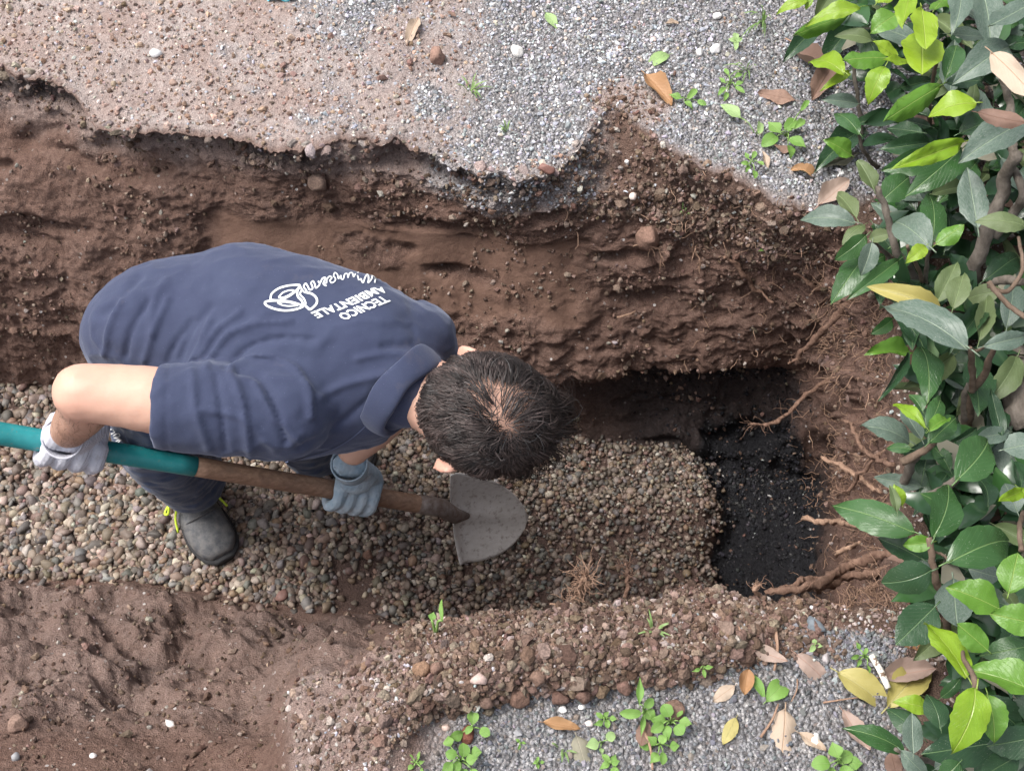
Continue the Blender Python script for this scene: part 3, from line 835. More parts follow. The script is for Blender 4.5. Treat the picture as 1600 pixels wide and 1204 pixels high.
# ---- hedge
hedge = link('laurel_hedge', None, None, label='dense laurel hedge with lime green young leaves along the right side of the trench', cat='hedge')
hc = P(1500, 600, 0)
hedge.location = hc
hinv = Matrix.Translation(-Vector(hc))
g = np.random.default_rng(5)
LEAVES = [  # base px, tip px, width px, height, kind
    (1440, 12, 1448, 76, 43, .34, 'lime'), (1440, 52, 1442, 114, 64, .30, 'lime'), (1319, 112, 1261, 76, 38, .16, 'lime'), (1386, 90, 1318, 91, 39, .22, 'bright'),
    (1365, 62, 1311, 48, 26, .2, 'olive'), (1326, 24, 1244, 51, 24, .18, 'bright'), (1347, 10, 1272, 20, 26, .24, 'lime'), (1276, 46, 1233, 80, 28, .1, 'dark'),
    (1384, 102, 1358, 149, 34, .26, 'lime'), (1330, 110, 1296, 131, 15, .12, 'lime'), (1471, 133, 1387, 184, 36, .3, 'bright'), (1527, 160, 1456, 166, 46, .34, 'lime'),
    (1478, 122, 1500, 60, 32, .28, 'mid'), (1580, 70, 1509, 110, 50, .38, 'dusty'), (1478, 130, 1533, 126, 24, .22, 'dark'), (1606, 186, 1506, 242, 54, .38, 'dusty'),
    (1500, 208, 1570, 178, 42, .3, 'dark'), (1506, 222, 1409, 259, 31, .32, 'lime'), (1506, 230, 1434, 294, 46, .26, 'mid'), (1343, 208, 1306, 163, 30, .18, 'mid'),
    (1331, 243, 1292, 217, 28, .16, 'bright'), (1342, 162, 1289, 154, 22, .1, 'dusty'), (1441, 207, 1385, 199, 32, .16, 'dark'), (1548, 80, 1622, 150, 42, .5, 'tan'),
    (1528, 176, 1606, 196, 26, .46, 'brown'), (1422, -6, 1410, 32, 32, .3, 'lime'), (1500, -14, 1503, 26, 36, .3, 'dusty'), (1536, -14, 1553, 66, 46, .26, 'dusty'),
    (1614, 4, 1543, 44, 44, .42, 'dusty'), (1264, -2, 1220, 9, 20, .16, 'lime'), (1268, -6, 1260, 14, 12, .14, 'lime'), (1402, 22, 1362, 46, 40, .24, 'bright'),
    (1402, 92, 1366, 62, 24, .2, 'lime'), (1420, 98, 1380, 93, 17, .24, 'lime'), (1460, 15, 1480, -10, 30, .3, 'bright'), (1370, 5, 1395, -20, 26, .2, 'lime'),
    (1337, 347, 1252, 332, 36, .16, 'dusty'), (1338, 340, 1309, 297, 27, .14, 'olive'), (1352, 350, 1317, 371, 22, .16, 'olive'), (1355, 367, 1309, 408, 31, .18, 'mid'),
    (1363, 378, 1349, 430, 31, .2, 'dusty'), (1353, 398, 1305, 461, 42, .15, 'mid'), (1408, 404, 1339, 456, 26, .22, 'mid'), (1454, 386, 1391, 329, 52, .28, 'dusty'),
    (1458, 378, 1463, 288, 44, .26, 'mid'), (1358, 373, 1394, 364, 22, .18, 'olive'), (1448, 383, 1424, 403, 23, .32, 'lime'), (1528, 357, 1511, 263, 44, .3, 'dusty'),
    (1606, 352, 1535, 337, 33, .36, 'olive'), (1514, 543, 1380, 455, 64, .34, 'dusty'), (1474, 484, 1364, 442, 34, .30, 'yellow'), (1464, 472, 1497, 408, 32, .26, 'olive'),
    (1489, 482, 1507, 424, 34, .28, 'olive'), (1530, 532, 1546, 458, 28, .22, 'olive'), (1538, 541, 1618, 520, 28, .36, 'dusty'), (1426, 551, 1361, 544, 30, .16, 'bright'),
    (1396, 498, 1368, 521, 22, .12, 'mid'), (1462, 382, 1507, 350, 28, .3, 'bright'), (1378, 313, 1427, 270, 42, .22, 'mid'), (1366, 297, 1343, 248, 30, .2, 'olive'),
    (1441, 538, 1462, 607, 46, .24, 'mid'), (1421, 549, 1383, 620, 14, .2, 'dark'), (1446, 666, 1396, 615, 19, .3, 'lime'), (1424, 690, 1357, 654, 52, .2, 'dusty'),
    (1440, 686, 1407, 634, 29, .24, 'dusty'), (1450, 668, 1479, 609, 28, .3, 'mid'), (1452, 672, 1485, 645, 24, .32, 'bright'), (1452, 691, 1503, 643, 34, .26, 'mid'),
    (1497, 749, 1562, 679, 62, .32, 'mid'), (1442, 642, 1424, 611, 20, .26, 'mid'), (1424, 701, 1384, 696, 19, .24, 'mid'), (1566, 682, 1547, 608, 27, .2, 'dark'),
    (1568, 702, 1624, 690, 42, .3, 'dusty'), (1430, 831, 1299, 780, 54, .28, 'mid'), (1442, 873, 1374, 838, 36, .22, 'dark'), (1458, 846, 1411, 852, 26, .3, 'bright'),
    (1461, 838, 1498, 752, 58, .32, 'mid'), (1484, 876, 1602, 822, 66, .34, 'mid'), (1458, 891, 1385, 921, 56, .30, 'dark'), (1462, 946, 1401, 1006, 60, .30, 'dark'),
    (1489, 903, 1495, 978, 62, .26, 'dusty'), (1563, 951, 1484, 914, 52, .38, 'bright'), (1576, 926, 1591, 862, 46, .42, 'bright'), (1562, 902, 1513, 888, 36, .26, 'dusty'),
    (1624, 976, 1551, 958, 48, .42, 'bright'), (1570, 924, 1592, 952, 18, .36, 'olive'), (1512, 1056, 1449, 963, 52, .38, 'lime'), (1544, 1016, 1497, 974, 40, .4, 'bright'),
    (1612, 1008, 1539, 1022, 40, .38, 'mid'), (1628, 1084, 1518, 1038, 60, .42, 'bright'), (1527, 1072, 1509, 1171, 60, .44, 'lime'), (1543, 1083, 1562, 1157, 46, .40, 'bright'),
    (1470, 1137, 1456, 1079, 38, .3, 'dark'), (1442, 1152, 1389, 1101, 36, .24, 'dark'), (1416, 1173, 1331, 1128, 38, .2, 'mid'), (1427, 1177, 1424, 1113, 34, .28, 'dusty'),
    (1565, 1158, 1439, 1178, 54, .3, 'dark'), (1452, 1106, 1409, 1095, 28, .24, 'lime'), (1408, 1172, 1452, 1218, 28, .26, 'dusty'), (1622, 1150, 1543, 1166, 50, .34, 'dark'),
    (1500, 1190, 1470, 1220, 40, .3, 'mid'), (1590, 1180, 1530, 1215, 44, .32, 'dark'), (1590, 760, 1620, 790, 20, .4, 'lime'), (1600, 765, 1563, 782, 20, .42, 'lime'),
    (1410, 790, 1400, 760, 22, .3, 'lime'), (1402, 800, 1395, 755, 16, .3, 'olive'), (1480, 800, 1450, 770, 30, .24, 'mid'), (1545, 790, 1540, 740, 30, .2, 'dark'),
    (1590, 800, 1570, 750, 34, .22, 'dusty'), (1485, 735, 1460, 690, 26, .16, 'mid'), (1440, 760, 1365, 745, 26, .16, 'dusty'), (1470, 1090, 1505, 1062, 22, .2, 'mid'),
]
leafset = []
for (bx, by, tx, ty, w, h, kd) in LEAVES:
    leafset.append((bx, by, tx, ty, w, h, kd))
nstat = len(leafset)
# the rest of the foliage in sight, lower and darker than the leaves measured one by one
tries = 0
while len(leafset) < 296 and tries < 5000:
    tries += 1
    y = g.uniform(-20, 1224)
    xmin = np.interp(y, [0, 60, 160, 300, 420, 520, 620, 760, 900, 960, 1080, 1200], [1300, 1310, 1350, 1370, 1350, 1400, 1440, 1400, 1440, 1450, 1500, 1460])
    x = xmin + (1640 - xmin) * g.random() ** 1.0
    h = g.uniform(.02, .16) + .06 * g.random() * (x > 1450)
    a = g.uniform(0, 2 * math.pi); L = g.uniform(55, 95)
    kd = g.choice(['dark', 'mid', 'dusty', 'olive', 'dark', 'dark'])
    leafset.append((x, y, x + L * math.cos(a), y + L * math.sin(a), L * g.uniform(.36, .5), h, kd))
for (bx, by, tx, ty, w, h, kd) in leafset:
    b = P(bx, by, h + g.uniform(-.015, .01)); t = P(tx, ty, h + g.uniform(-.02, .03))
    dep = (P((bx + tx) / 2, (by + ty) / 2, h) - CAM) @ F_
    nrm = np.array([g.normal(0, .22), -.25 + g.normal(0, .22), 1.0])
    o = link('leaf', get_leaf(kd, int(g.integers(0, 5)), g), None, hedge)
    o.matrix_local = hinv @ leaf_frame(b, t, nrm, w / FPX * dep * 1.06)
# foliage deeper in and out of the frame: one mass
def leaf_mass(name, n, sample, g, parent, kinds):
    vs, fs = [], []
    for kd, cnt in kinds:
        vs, fs, off = [], [], 0
        for _ in range(cnt):
            b, L = sample(g)
            dirv = g.normal(size=3) * np.array([1, 1, .35]); dirv /= np.linalg.norm(dirv)
            v, f = leaf_grid(g, bend=g.uniform(0, .3), fold=.15, nx=5, ny=2)
            M = np.array(leaf_frame(b, b + dirv * L, np.array([g.normal(0, .5), g.normal(0, .5), 1.0]), L * .42))
            v = v @ M[:3, :3].T + M[:3, 3]
            vs.append(v); fs.append(f + off); off += len(v)
        me = mesh_np(name, np.concatenate(vs) - np.array(hc), np.concatenate(fs))
        link(name, me, LM[kd], parent, kind='stuff')


def s_in(g):
    y = g.uniform(-60, 1260)
    xmin = np.interp(y, [0, 160, 300, 420, 620, 760, 900, 1080, 1200], [1330, 1370, 1390, 1380, 1450, 1430, 1450, 1510, 1480])
    return P(g.uniform(xmin + 15, 1760), y, g.uniform(.0, .17)), g.uniform(.05, .09)


def s_out(g):
    return np.array([g.uniform(.98, 1.7), g.uniform(-.1, 2.6), g.uniform(.02, .75)]), g.uniform(.06, .11)


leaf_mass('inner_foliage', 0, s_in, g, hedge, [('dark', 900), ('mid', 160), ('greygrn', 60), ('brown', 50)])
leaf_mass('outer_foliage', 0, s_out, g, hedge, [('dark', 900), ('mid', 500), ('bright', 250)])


def branch(pts, rads, mat=M_bark, name='branch', parent=hedge, rough=.12, n=None, sides=8):
    rads = [x * (.62 if mat is M_twigb else .85) for x in rads]
    p = spline([P(*q) for q in pts], n or 6 * len(pts))
    p = p + np.stack([vnoise(p, 40, 5), vnoise(p, 40, 6), vnoise(p, 40, 7)], -1) * np.array(rads).mean() * .6
    v, f = tube(p, rads, sides)
    v = v + (np.stack([vnoise(v, 160, 8), vnoise(v, 160, 9), vnoise(v, 160, 10)], -1) * np.array(rads).mean() * rough * 2)
    me = mesh_np(name, v - (np.array(hc) if parent is hedge else 0), f)
    return link(name, me, mat, parent)


for pts, rr, mt in [
    ([(1590, 235, .30), (1570, 290, .24), (1545, 350, .2), (1525, 410, .16), (1512, 450, .1), (1500, 500, 0)], [.012, .013, .015, .014], M_bark),
    ([(1580, 250, .24), (1600, 300, .26), (1585, 330, .22), (1550, 370, .18)], [.007, .009, .01], M_bark),
    ([(1375, 290, .26), (1385, 340, .22), (1400, 390, .18), (1430, 430, .12), (1450, 470, .02)], [.005, .007, .008, .009], M_bark),
    ([(1362, 375, .18), (1385, 398, .14), (1410, 425, .08)], [.003, .005], M_bark),
    ([(1445, 460, .1), (1437, 425, .2), (1422, 400, .28), (1418, 385, .32)], [.006, .005, .004], M_twigb),
    ([(1500, 690, .05), (1515, 640, .14), (1520, 590, .22), (1515, 545, .3)], [.014, .012, .008, .006], M_twigb),
    ([(1518, 610, .18), (1540, 580, .24), (1556, 540, .32)], [.010, .009, .006], M_twigb),
    ([(1510, 690, .04), (1508, 650, .12), (1512, 600, .2)], [.012, .009, .005], M_bark),
    ([(1455, 840, .3), (1457, 875, .28), (1462, 900, .26), (1475, 935, .22), (1480, 990, .1)], [.006, .008, .008, .009], M_twigb),
    ([(1410, 720, .22), (1445, 700, .24), (1460, 690, .26)], [.010, .009, .006], M_twigb),
    ([(1405, 770, .1), (1420, 735, .18), (1432, 712, .22)], [.007, .008, .006], M_bark),
    ([(1455, 775, .22), (1490, 752, .28), (1497, 740, .3)], [.010, .007, .004], M_bark),
    ([(1600, 440, .34), (1570, 437, .3), (1550, 448, .26)], [.006, .008, .006], M_bark),
    ([(1545, 440, .34), (1570, 470, .34), (1610, 500, .36)], [.006, .006, .006], M_twigb),
    ([(1545, 445, .33), (1575, 455, .34), (1597, 420, .36), (1592, 370, .34)], [.005, .005, .004], M_twigb),
    ([(1505, 1150, .34), (1525, 1075, .42), (1510, 1040, .4), (1500, 1010, .36)], [.006, .005, .004], M_twigb),
    ([(1465, 90, .3), (1455, 140, .22), (1452, 190, .12), (1450, 230, .0)], [.005, .006, .007], M_twigb),
    ([(1560, 90, .4), (1575, 150, .34), (1580, 210, .3), (1590, 250, .28)], [.006, .008, .009], M_bark),
    ([(1335, 100, .14), (1338, 140, .1), (1345, 190, .05), (1345, 230, 0)], [.004, .005, .005], M_bark),
    ([(1340, 205, .16), (1350, 235, .12), (1370, 262, .05)], [.003, .004, .005], M_bark),
    ([(1580, 540, .12), (1590, 600, .14), (1604, 660, .14)], [.024, .026, .030], M_bark),
    ([(1483, 876, .33), (1475, 868, .3), (1462, 862, .27)], [.003, .003, .003], M_twigb),
    ([(1516, 543, .34), (1526, 548, .32), (1540, 541, .35)], [.003, .004, .003], M_twigb),
    ([(1597, 860, .42), (1592, 830, .4), (1598, 800, .36)], [.005, .005, .005], M_twigb),
    ([(1452, 385, .26), (1448, 420, .2), (1445, 460, .1)], [.003, .004, .005], M_bark),
    ([(1400, 1170, .24), (1430, 1185, .2), (1480, 1195, .1)], [.003, .004, .006], M_bark),
]:
    branch(pts, rr, mt)


# ---- fallen leaves: each its own thing, lying on the soil
def fallen(bx, by, tx, ty, w, kd, label, var=0, lift=.006, cat='leaf', roll=0.0, group=None, curlup=0.0):
    b, nb = hit(bx, by); t, nt = hit(tx, ty)
    nrm = nb + nt; nrm /= np.linalg.norm(nrm)
    dep = (b - CAM) @ F_
    o = link('fallen_leaf', get_leaf(kd, var, g), None, None, label, cat, group)
    o.matrix_world = leaf_frame(b + nb * lift, t + nt * (lift + curlup), nrm, w / FPX * dep, roll)
    return o


fl = [
    (655, 32, 634, 70, 20, 'tan', 'curled tan dead leaf on grey gravel near the top edge', 1),
    (852, 22, 873, 50, 17, 'weedlight', 'small green fallen leaf alone on the gravel near the top edge', 0),
    (1046, 89, 1006, 103, 22, 'weedlight', 'pale green fallen leaf on the gravel above the brown curled leaf', 2),
    (1008, 118, 1050, 166, 32, 'orange', 'brown leaf with a split orange end at the rim of the trench notch', 1),
    (1241, 161, 1183, 148, 27, 'brown', 'reddish brown leaf lying flat between the weeds and the hedge', 2),
    (1236, 268, 1284, 279, 20, 'orange', 'orange brown leaf beside the grey green dry leaf', 3),
    (1340, 243, 1272, 274, 20, 'greygrn', 'long grey green dry leaf at the foot of the hedge', 1),
    (1238, 84, 1285, 122, 34, 'brown', 'crumpled brown dead leaf under the lime leaves', 4),
    (1298, 108, 1266, 158, 34, 'brown', 'folded brown dead leaf below the crumpled one by the hedge', 0),
    (1278, 325, 1325, 290, 34, 'pink', 'pinkish dead leaf at the trench corner under the hedge', 2),
    (1240, 240, 1205, 232, 16, 'brown', 'brown leaf scrap under the broad green weed', 3),
    (1242, 1023, 1301, 1070, 31, 'pink', 'pointed pinkish tan leaf on the gravel below the slate stone', 0),
    (1226, 1108, 1222, 1188, 50, 'tan', 'broad tan dead leaf flat on the gravel near the bottom edge', 3),
    (1146, 1072, 1114, 1098, 22, 'tan', 'small pale leaf left of the brown upright leaf', 0),
    (1150, 1120, 1130, 1162, 22, 'yellow', 'small bright yellow leaf on the lower gravel', 1),
    (1168, 1044, 1160, 1090, 24, 'orange', 'brown orange leaf standing beside the green leaf pair', 0),
    (1212, 968, 1196, 1012, 34, 'brown', 'dark brown leaf on the crumbly soil edge', 1),
    (1172, 1008, 1222, 1036, 24, 'pink', 'torn reddish leaf under the thin twig', 4),
    (848, 1132, 906, 1139, 20, 'orange', 'curled brown and yellow leaf on the blue grey gravel', 2),
    (1308, 1048, 1392, 1108, 46, 'yellow', 'large yellow leaf under the white twig', 2),
    (1386, 1104, 1462, 1022, 52, 'yellow', 'large yellow leaf beneath the mauve brown leaf', 0),
    (1372, 1060, 1456, 1050, 38, 'pink', 'mauve brown leaf lying on top of the yellow leaves', 1),
    (1396, 998, 1462, 1010, 26, 'orange', 'yellow orange leaf tucked under the glossy dark leaf', 4),
    (1316, 1112, 1358, 1172, 28, 'pink', 'pink brown leaf with a twisted base beside the lowest hedge leaf', 3),
    (1172, 1052, 1197, 1099, 15, 'weed', 'narrow green leaf of the fallen pair on the gravel', 0),
    (1198, 1099, 1238, 1053, 32, 'weed', 'wide green leaf of the fallen pair on the gravel', 2),
    (1010, 1130, 1000, 1168, 26, 'brown', 'purple brown leaf under the tall weed', 3),
    (1245, 1148, 1290, 1170, 18, 'tan', 'small tan leaf scrap beside the white chip near the bottom', 2),
    (900, 1150, 915, 1200, 34, 'greygrn', 'grey brown rotten leaf at the bottom edge of the gravel', 3),
    (700, 22, 712, 30, 8, 'brown', 'tiny brown leaf fragment on the grey gravel', 0),
    (1040, 40, 1060, 42, 9, 'tan', 'tiny pale leaf fragment near the top of the gravel', 4),
    (1390, 1180, 1400, 1215, 30, 'brown', 'brown leaf in shade under the hedge at the bottom', 2),
    (1190, 240, 1198, 268, 10, 'tan', 'narrow dry leaf strip below the rosette weed', 1),
]
for a in fl: fallen(*a[:7], var=a[7])


# ---- weeds
M_stem = NT('green_stem', .5, .4); M_stem.color((.20, .33, .09)); M_stem = M_stem.m


def weed(cx, cy, leaves, label, name='weed', kd='weed', cat='weed', root=None, stem=.0012):
    """leaves: list of (dx, dy, width px, length px, height)"""
    c, nc = hit(cx, cy)
    e = link(name, None, None, None, label, cat)
    e.location = c
    inv = Matrix.Translation(-Vector(c))
    dep = (c - CAM) @ F_
    for i, (dx, dy, w, L, h) in enumerate(leaves):
        w, L = w * .86, L * .88
        ang = math.atan2(dy, dx) + g.uniform(-.4, .4)
        z = c[2] + h
        mid = P(cx + dx, cy + dy, z)
        b = P(cx + dx - .5 * L * math.cos(ang), cy + dy - .5 * L * math.sin(ang), z - .004); t = P(cx + dx + .5 * L * math.cos(ang), cy + dy + .5 * L * math.sin(ang), z)
        o = link('leaf', get_leaf(kd, i % 4, g), None, e)
        o.matrix_local = inv @ leaf_frame(b, t, np.array([g.normal(0, .25), -.3 + g.normal(0, .25), 1.0]), w / FPX * dep)
        st_ = spline([c - nc * .004, (c + b) / 2 + np.array([0, 0, .4 * h]), b], 5)
        v, f = tube(st_, [stem, stem * .7], 4)
        link('stem', mesh_np('stem', v - c, f), M_stem, e)
    return e


def ring(n, r0, r1, w, L, h=.012, a0=0.0):
    return [(g.uniform(r0, r1) * math.cos(a0 + 2 * math.pi * k / n), g.uniform(r0, r1) * math.sin(a0 + 2 * math.pi * k / n), w * g.uniform(.8, 1.15), L * g.uniform(.8, 1.2), h * g.uniform(.6, 1.6)) for k in range(n)]


weed(1228, 212, [(-18, -14, 26, 30, .02), (8, -18, 22, 30, .025), (25, -22, 14, 34, .03), (-24, 6, 24, 28, .015), (18, 10, 24, 34, .02), (30, -48, 10, 26, .03), (8, 22, 18, 22, .015)], 'broad leaved green weed on the gravel next to the hedge foot')
weed(1180, 210, [(-38, -38, 24, 44, .02), (8, -12, 14, 26, .02)], 'weed with one long pale green leaf left of the broad leaved weed', kd='weedlight')
weed(1072, 158, [(-16, -8, 14, 24, .015), (10, -12, 12, 26, .015), (4, 4, 12, 18, .01), (24, 2, 10, 16, .01)], 'small green seedling beside the brown leaf at the notch')
weed(1140, 130, ring(7, 8, 26, 9, 16, .012), 'low mossy seedling cluster in the middle of the far gravel')
weed(1174, 255, ring(6, 6, 20, 10, 14, .012), 'tiny seedling patch between the rosette weed and trench rim')
weed(1150, 62, ring(4, 4, 10, 11, 16, .012), 'little pale seedling high on the far gravel', kd='weedlight')
weed(1218, 368, [(4, -38, 14, 20, -.01), (-14, 6, 14, 20, -.06), (8, -2, 16, 20, -.06), (6, 24, 16, 24, -.10), (22, 22, 10, 12, -.10), (0, 62, 14, 30, -.20), (-24, 20, 10, 14, -.06), (2, -20, 8, 12, -.03)], 'green sprig hanging down the trench wall')
weed(680, 990, [(-4, -28, 14, 16, .05), (10, -38, 9, 40, .07)], 'single green sprout standing on the near trench rim', stem=.0024)
weed(735, 1135, [(4, -18, 22, 36, .02), (22, 8, 18, 20, .015), (-22, 14, 22, 28, .015), (-2, 4, 12, 16, .02)], 'green weed with a wide leaf at the foot of the crumbly soil')
weed(720, 1186, ring(9, 14, 40, 20, 24, .02), 'leafy weed clump in the bottom edge left of the gravel')
weed(1004, 1112, [(-4, -34, 14, 50, .05), (-18, 2, 18, 38, .04), (12, 4, 22, 26, .02), (10, -14, 16, 22, .03), (0, 20, 10, 40, .02), (20, 14, 14, 18, .02)], 'tall upright weed growing from the near gravel')
weed(1045, 1128, ring(7, 10, 30, 22, 22, .02), 'bushy round leaved weed right of the tall one')
weed(1030, 1165, ring(6, 8, 24, 18, 20, .015), 'round leaved weed below the bushy one')
weed(940, 1158, [(-14, 4, 22, 24, .015), (14, -8, 18, 18, .015), (0, 14, 10, 12, .01)], 'weed with two round leaves in the blue grey gravel', kd='weedlight')
weed(955, 1190, ring(5, 6, 18, 14, 16, .012), 'small weed in the bottom edge below the two round leaves')
weed(945, 1122, ring(5, 4, 14, 10, 14, .012), 'tiny seedling left of the tall weed')
weed(1310, 1192, ring(6, 8, 30, 24, 28, .03), 'green weed at the bottom edge near the hedge')
weed(1098, 1042, ring(5, 4, 16, 8, 16, .014), 'thin weed on the soil edge above the lower gravel')
weed(1275, 1008, ring(3, 4, 10, 9, 11, .012), 'two toned seedling left of the slate stone', kd='weedlight')
weed(1350, 1026, ring(6, 6, 22, 8, 14, .014), 'fine moss like weed above the yellow leaf')
weed(813, 1160, ring(3, 3, 8, 6, 9, .008), 'single tiny sprout in the middle of the near gravel')
weed(840, 1190, ring(4, 3, 9, 7, 9, .008), 'pinhead sprout at the bottom edge of the near gravel')
weed(650, 1190, ring(6, 5, 20, 8, 14, .01), 'sparse seedling on the dark soil at the bottom edge')


def grass(cx, cy, n, spread, L, label, lean=(0, 0)):
    c, _ = hit(cx, cy)
    parts = []
    for k in range(n):
        a = g.uniform(0, 2 * math.pi)
        b = c + np.array([math.cos(a), math.sin(a), 0]) * g.uniform(0, .008)
        tip = b + np.array([math.cos(a) * spread * g.uniform(.3, 1) + lean[0], math.sin(a) * spread * g.uniform(.3, 1) + lean[1], L * g.uniform(.2, .8)])
        mid = (b + tip) / 2 + np.array([0, 0, L * .25])
        s = spline([b, mid, tip], 6)
        side = np.cross(tip - b, [0, 0, 1]); side /= np.linalg.norm(side) + 1e-9
        w = np.array([.0012, .0016, .0016, .0013, .0009, .0002])[:, None] * side
        v = np.concatenate([s - w, s + w]); i = np.arange(5)
        parts.append((v - c, [np.stack([i, i + 1, i + 7, i + 6], -1)]))
    v, f = join(parts)
    e = link('grass_tuft', mesh_np('grass_tuft', v, f), LM['weed'], None, label, 'grass')
    e.location = c
    return e


grass(735, 142, 12, .04, .03, 'sparse dark grass tuft on the brown crust above the trench')
grass(792, 205, 6, .02, .03, 'few grass blades on the far rim left of the notch')
grass(1190, 35, 14, .05, .06, 'long grass blades at the top beside the hedge', (-.03, -.03))
grass(1068, 335, 4, .012, .03, 'single upright grass blade on the slumped soil')
grass(1165, 110, 8, .04, .04, 'thin grass stalks across the far gravel', (-.02, -.02))
grass(880, 1170, 5, .02, .02, 'little grass tuft in the near gravel at the bottom')
grass(1020, 985, 10, .03, .02, 'dry grass on the near trench rim')


# ---- roots
def root(pts, rads, label, mat=M_root, hair=0, hairlen=.03, n=None, name='root'):
    p = spline([P(*q) for q in pts], n or 7 * len(pts))
    rads = [x * .78 for x in rads]
    m_ = np.array(rads).mean()
    p = p + np.stack([vnoise(p, 55, 15), vnoise(p, 55, 16), vnoise(p, 55, 17)], -1) * .004
    parts = []
    v, f = tube(p, rads, 7)
    v = v + np.stack([vnoise(v, 220, 8), vnoise(v, 220, 9), vnoise(v, 220, 10)], -1) * m_ * .75
    parts.append((v, f))
    for k in range(hair):
        i = g.integers(len(p) // 3, len(p)) if hair > 6 else g.integers(1, len(p))
        d0 = g.normal(size=3) + 1.2 * (p[-1] - p[0]) / np.linalg.norm(p[-1] - p[0]); d0 /= np.linalg.norm(d0)
        L = hairlen * g.uniform(.3, 1.1)
        q = [p[i]]
        for s in range(4):
            d0 = d0 + g.normal(0, .45, 3); d0 /= np.linalg.norm(d0); q.append(q[-1] + d0 * L / 4)
        parts.append(tube(np.array(q), [max(.0007, m_ * .22), .0004], 3))
    v, f = join(parts)
    c = p[0]
    o = link(name, mesh_np(name, v - c, f), mat, None, label, 'root')
    o.location = c
    return o


root([(1350, 445, -.04), (1315, 485, -.12), (1275, 528, -.22), (1250, 553, -.28), (1234, 571, -.31)], [.008, .009, .007, .006, .002], 'thick slanting root below the largest hedge leaf', hair=22, hairlen=.02)
root([(1300, 590, -.40), (1262, 615, -.44), (1228, 648, -.48), (1200, 662, -.50), (1170, 662, -.50)], [.007, .006, .005, .005, .002], 'bent root with frayed end reaching over the black pit', hair=26, hairlen=.045)
root([(1135, 400, -.16), (1160, 425, -.20), (1180, 452, -.25), (1207, 472, -.26)], [.004, .006, .005, .003], 'broken root stub on the far wall left of the green sprig', hair=5)
root([(1240, 424, -.16), (1262, 442, -.18), (1285, 452, -.19), (1305, 462, -.17)], [.003, .006, .006, .003], 'short thick root on the far wall near the corner', hair=10, hairlen=.02)
root([(1375, 772, -.12), (1345, 748, -.2), (1315, 728, -.27), (1282, 714, -.34)], [.004, .005, .006, .004], 'pale root crossing the end wall toward the pit', M_rootlight, 14, .035)
root([(1395, 725, -.02), (1365, 715, -.1), (1345, 698, -.15), (1330, 665, -.16), (1312, 655, -.18)], [.005, .005, .005, .003], 'tangled root at mid height on the end wall', hair=30, hairlen=.035)
root([(1375, 708, -.08), (1340, 745, -.17), (1320, 770, -.22), (1308, 755, -.24)], [.004, .004, .004, .002], 'looped root hanging beneath the tangled one', hair=22, hairlen=.03)
root([(1352, 825, -.14), (1325, 818, -.22), (1290, 815, -.32), (1256, 808, -.36)], [.006, .006, .006, .006], 'snapped root stub poking out over the pit', M_rootlight, 4)
root([(1420, 850, .0), (1380, 868, -.06), (1335, 880, -.12), (1305, 895, -.10), (1275, 912, -.04), (1240, 920, -.015), (1195, 926, -.01)], [.006, .008, .009, .009, .008, .005], 'long thick root running along the pit corner', hair=10)
root([(1410, 885, -.02), (1370, 893, -.08), (1330, 900, -.12), (1290, 915, -.08), (1270, 922, -.04)], [.006, .008, .009, .008, .005], 'second thick root just below the long one', hair=8)
root([(1285, 905, -.08), (1262, 902, -.06), (1248, 905, -.05), (1240, 915, -.04), (1225, 918, -.03)], [.005, .006, .006, .005, .002], 'curled root knuckle at the pit edge', hair=12, hairlen=.02)
root([(1345, 848, -.14), (1325, 855, -.18), (1307, 866, -.22)], [.003, .005, .005], 'small broken root above the long thick root', M_rootlight, 3)
root([(1400, 905, -.04), (1370, 915, -.1), (1345, 935, -.12), (1330, 960, -.04)], [.005, .006, .006, .004], 'root dipping into the hollow at the near corner', hair=16, hairlen=.03)
root([(1210, 462, -.24), (1220, 470, -.26), (1230, 476, -.27)], [.0016, .0015, .001], 'thin rootlet right of the broken stub')
root([(965, 497, -.34), (980, 490, -.33), (992, 485, -.33)], [.0022, .0028, .0012], 'pale twig splinter stuck in the far wall', M_rootlight)
root([(990, 385, -.18), (1010, 380, -.16), (1030, 392, -.18), (1030, 420, -.22)], [.002, .002, .001], 'wiry rootlet dangling from the slumped soil', M_rootlight, 16, .025)
root([(1085, 385, -.18), (1095, 405, -.2), (1092, 420, -.22)], [.002, .002, .001], 'fine rootlet bunch in the middle of the far wall', M_rootlight, 16, .02)
root([(905, 935, -.03), (910, 915, .0), (916, 895, .03)], [.006, .007, .004], 'bushy root tuft standing on the near rim', M_rootlight, 110, .045)
root([(975, 935, -.03), (982, 905, .0), (978, 880, .03)], [.004, .004, .003], 'thin upright root tuft right of the bushy tuft', M_root, 50, .03)
root([(1185, 932, -.02), (1182, 920, .0), (1190, 910, .01)], [.004, .005, .003], 'reddish torn root tuft at the pit edge', M_rootlight, 22, .02)
root([(860, 945, -.03), (890, 940, -.02), (900, 925, .0)], [.002, .002, .001], 'rootlet mat left of the bushy tuft', M_rootlight, 40, .03)
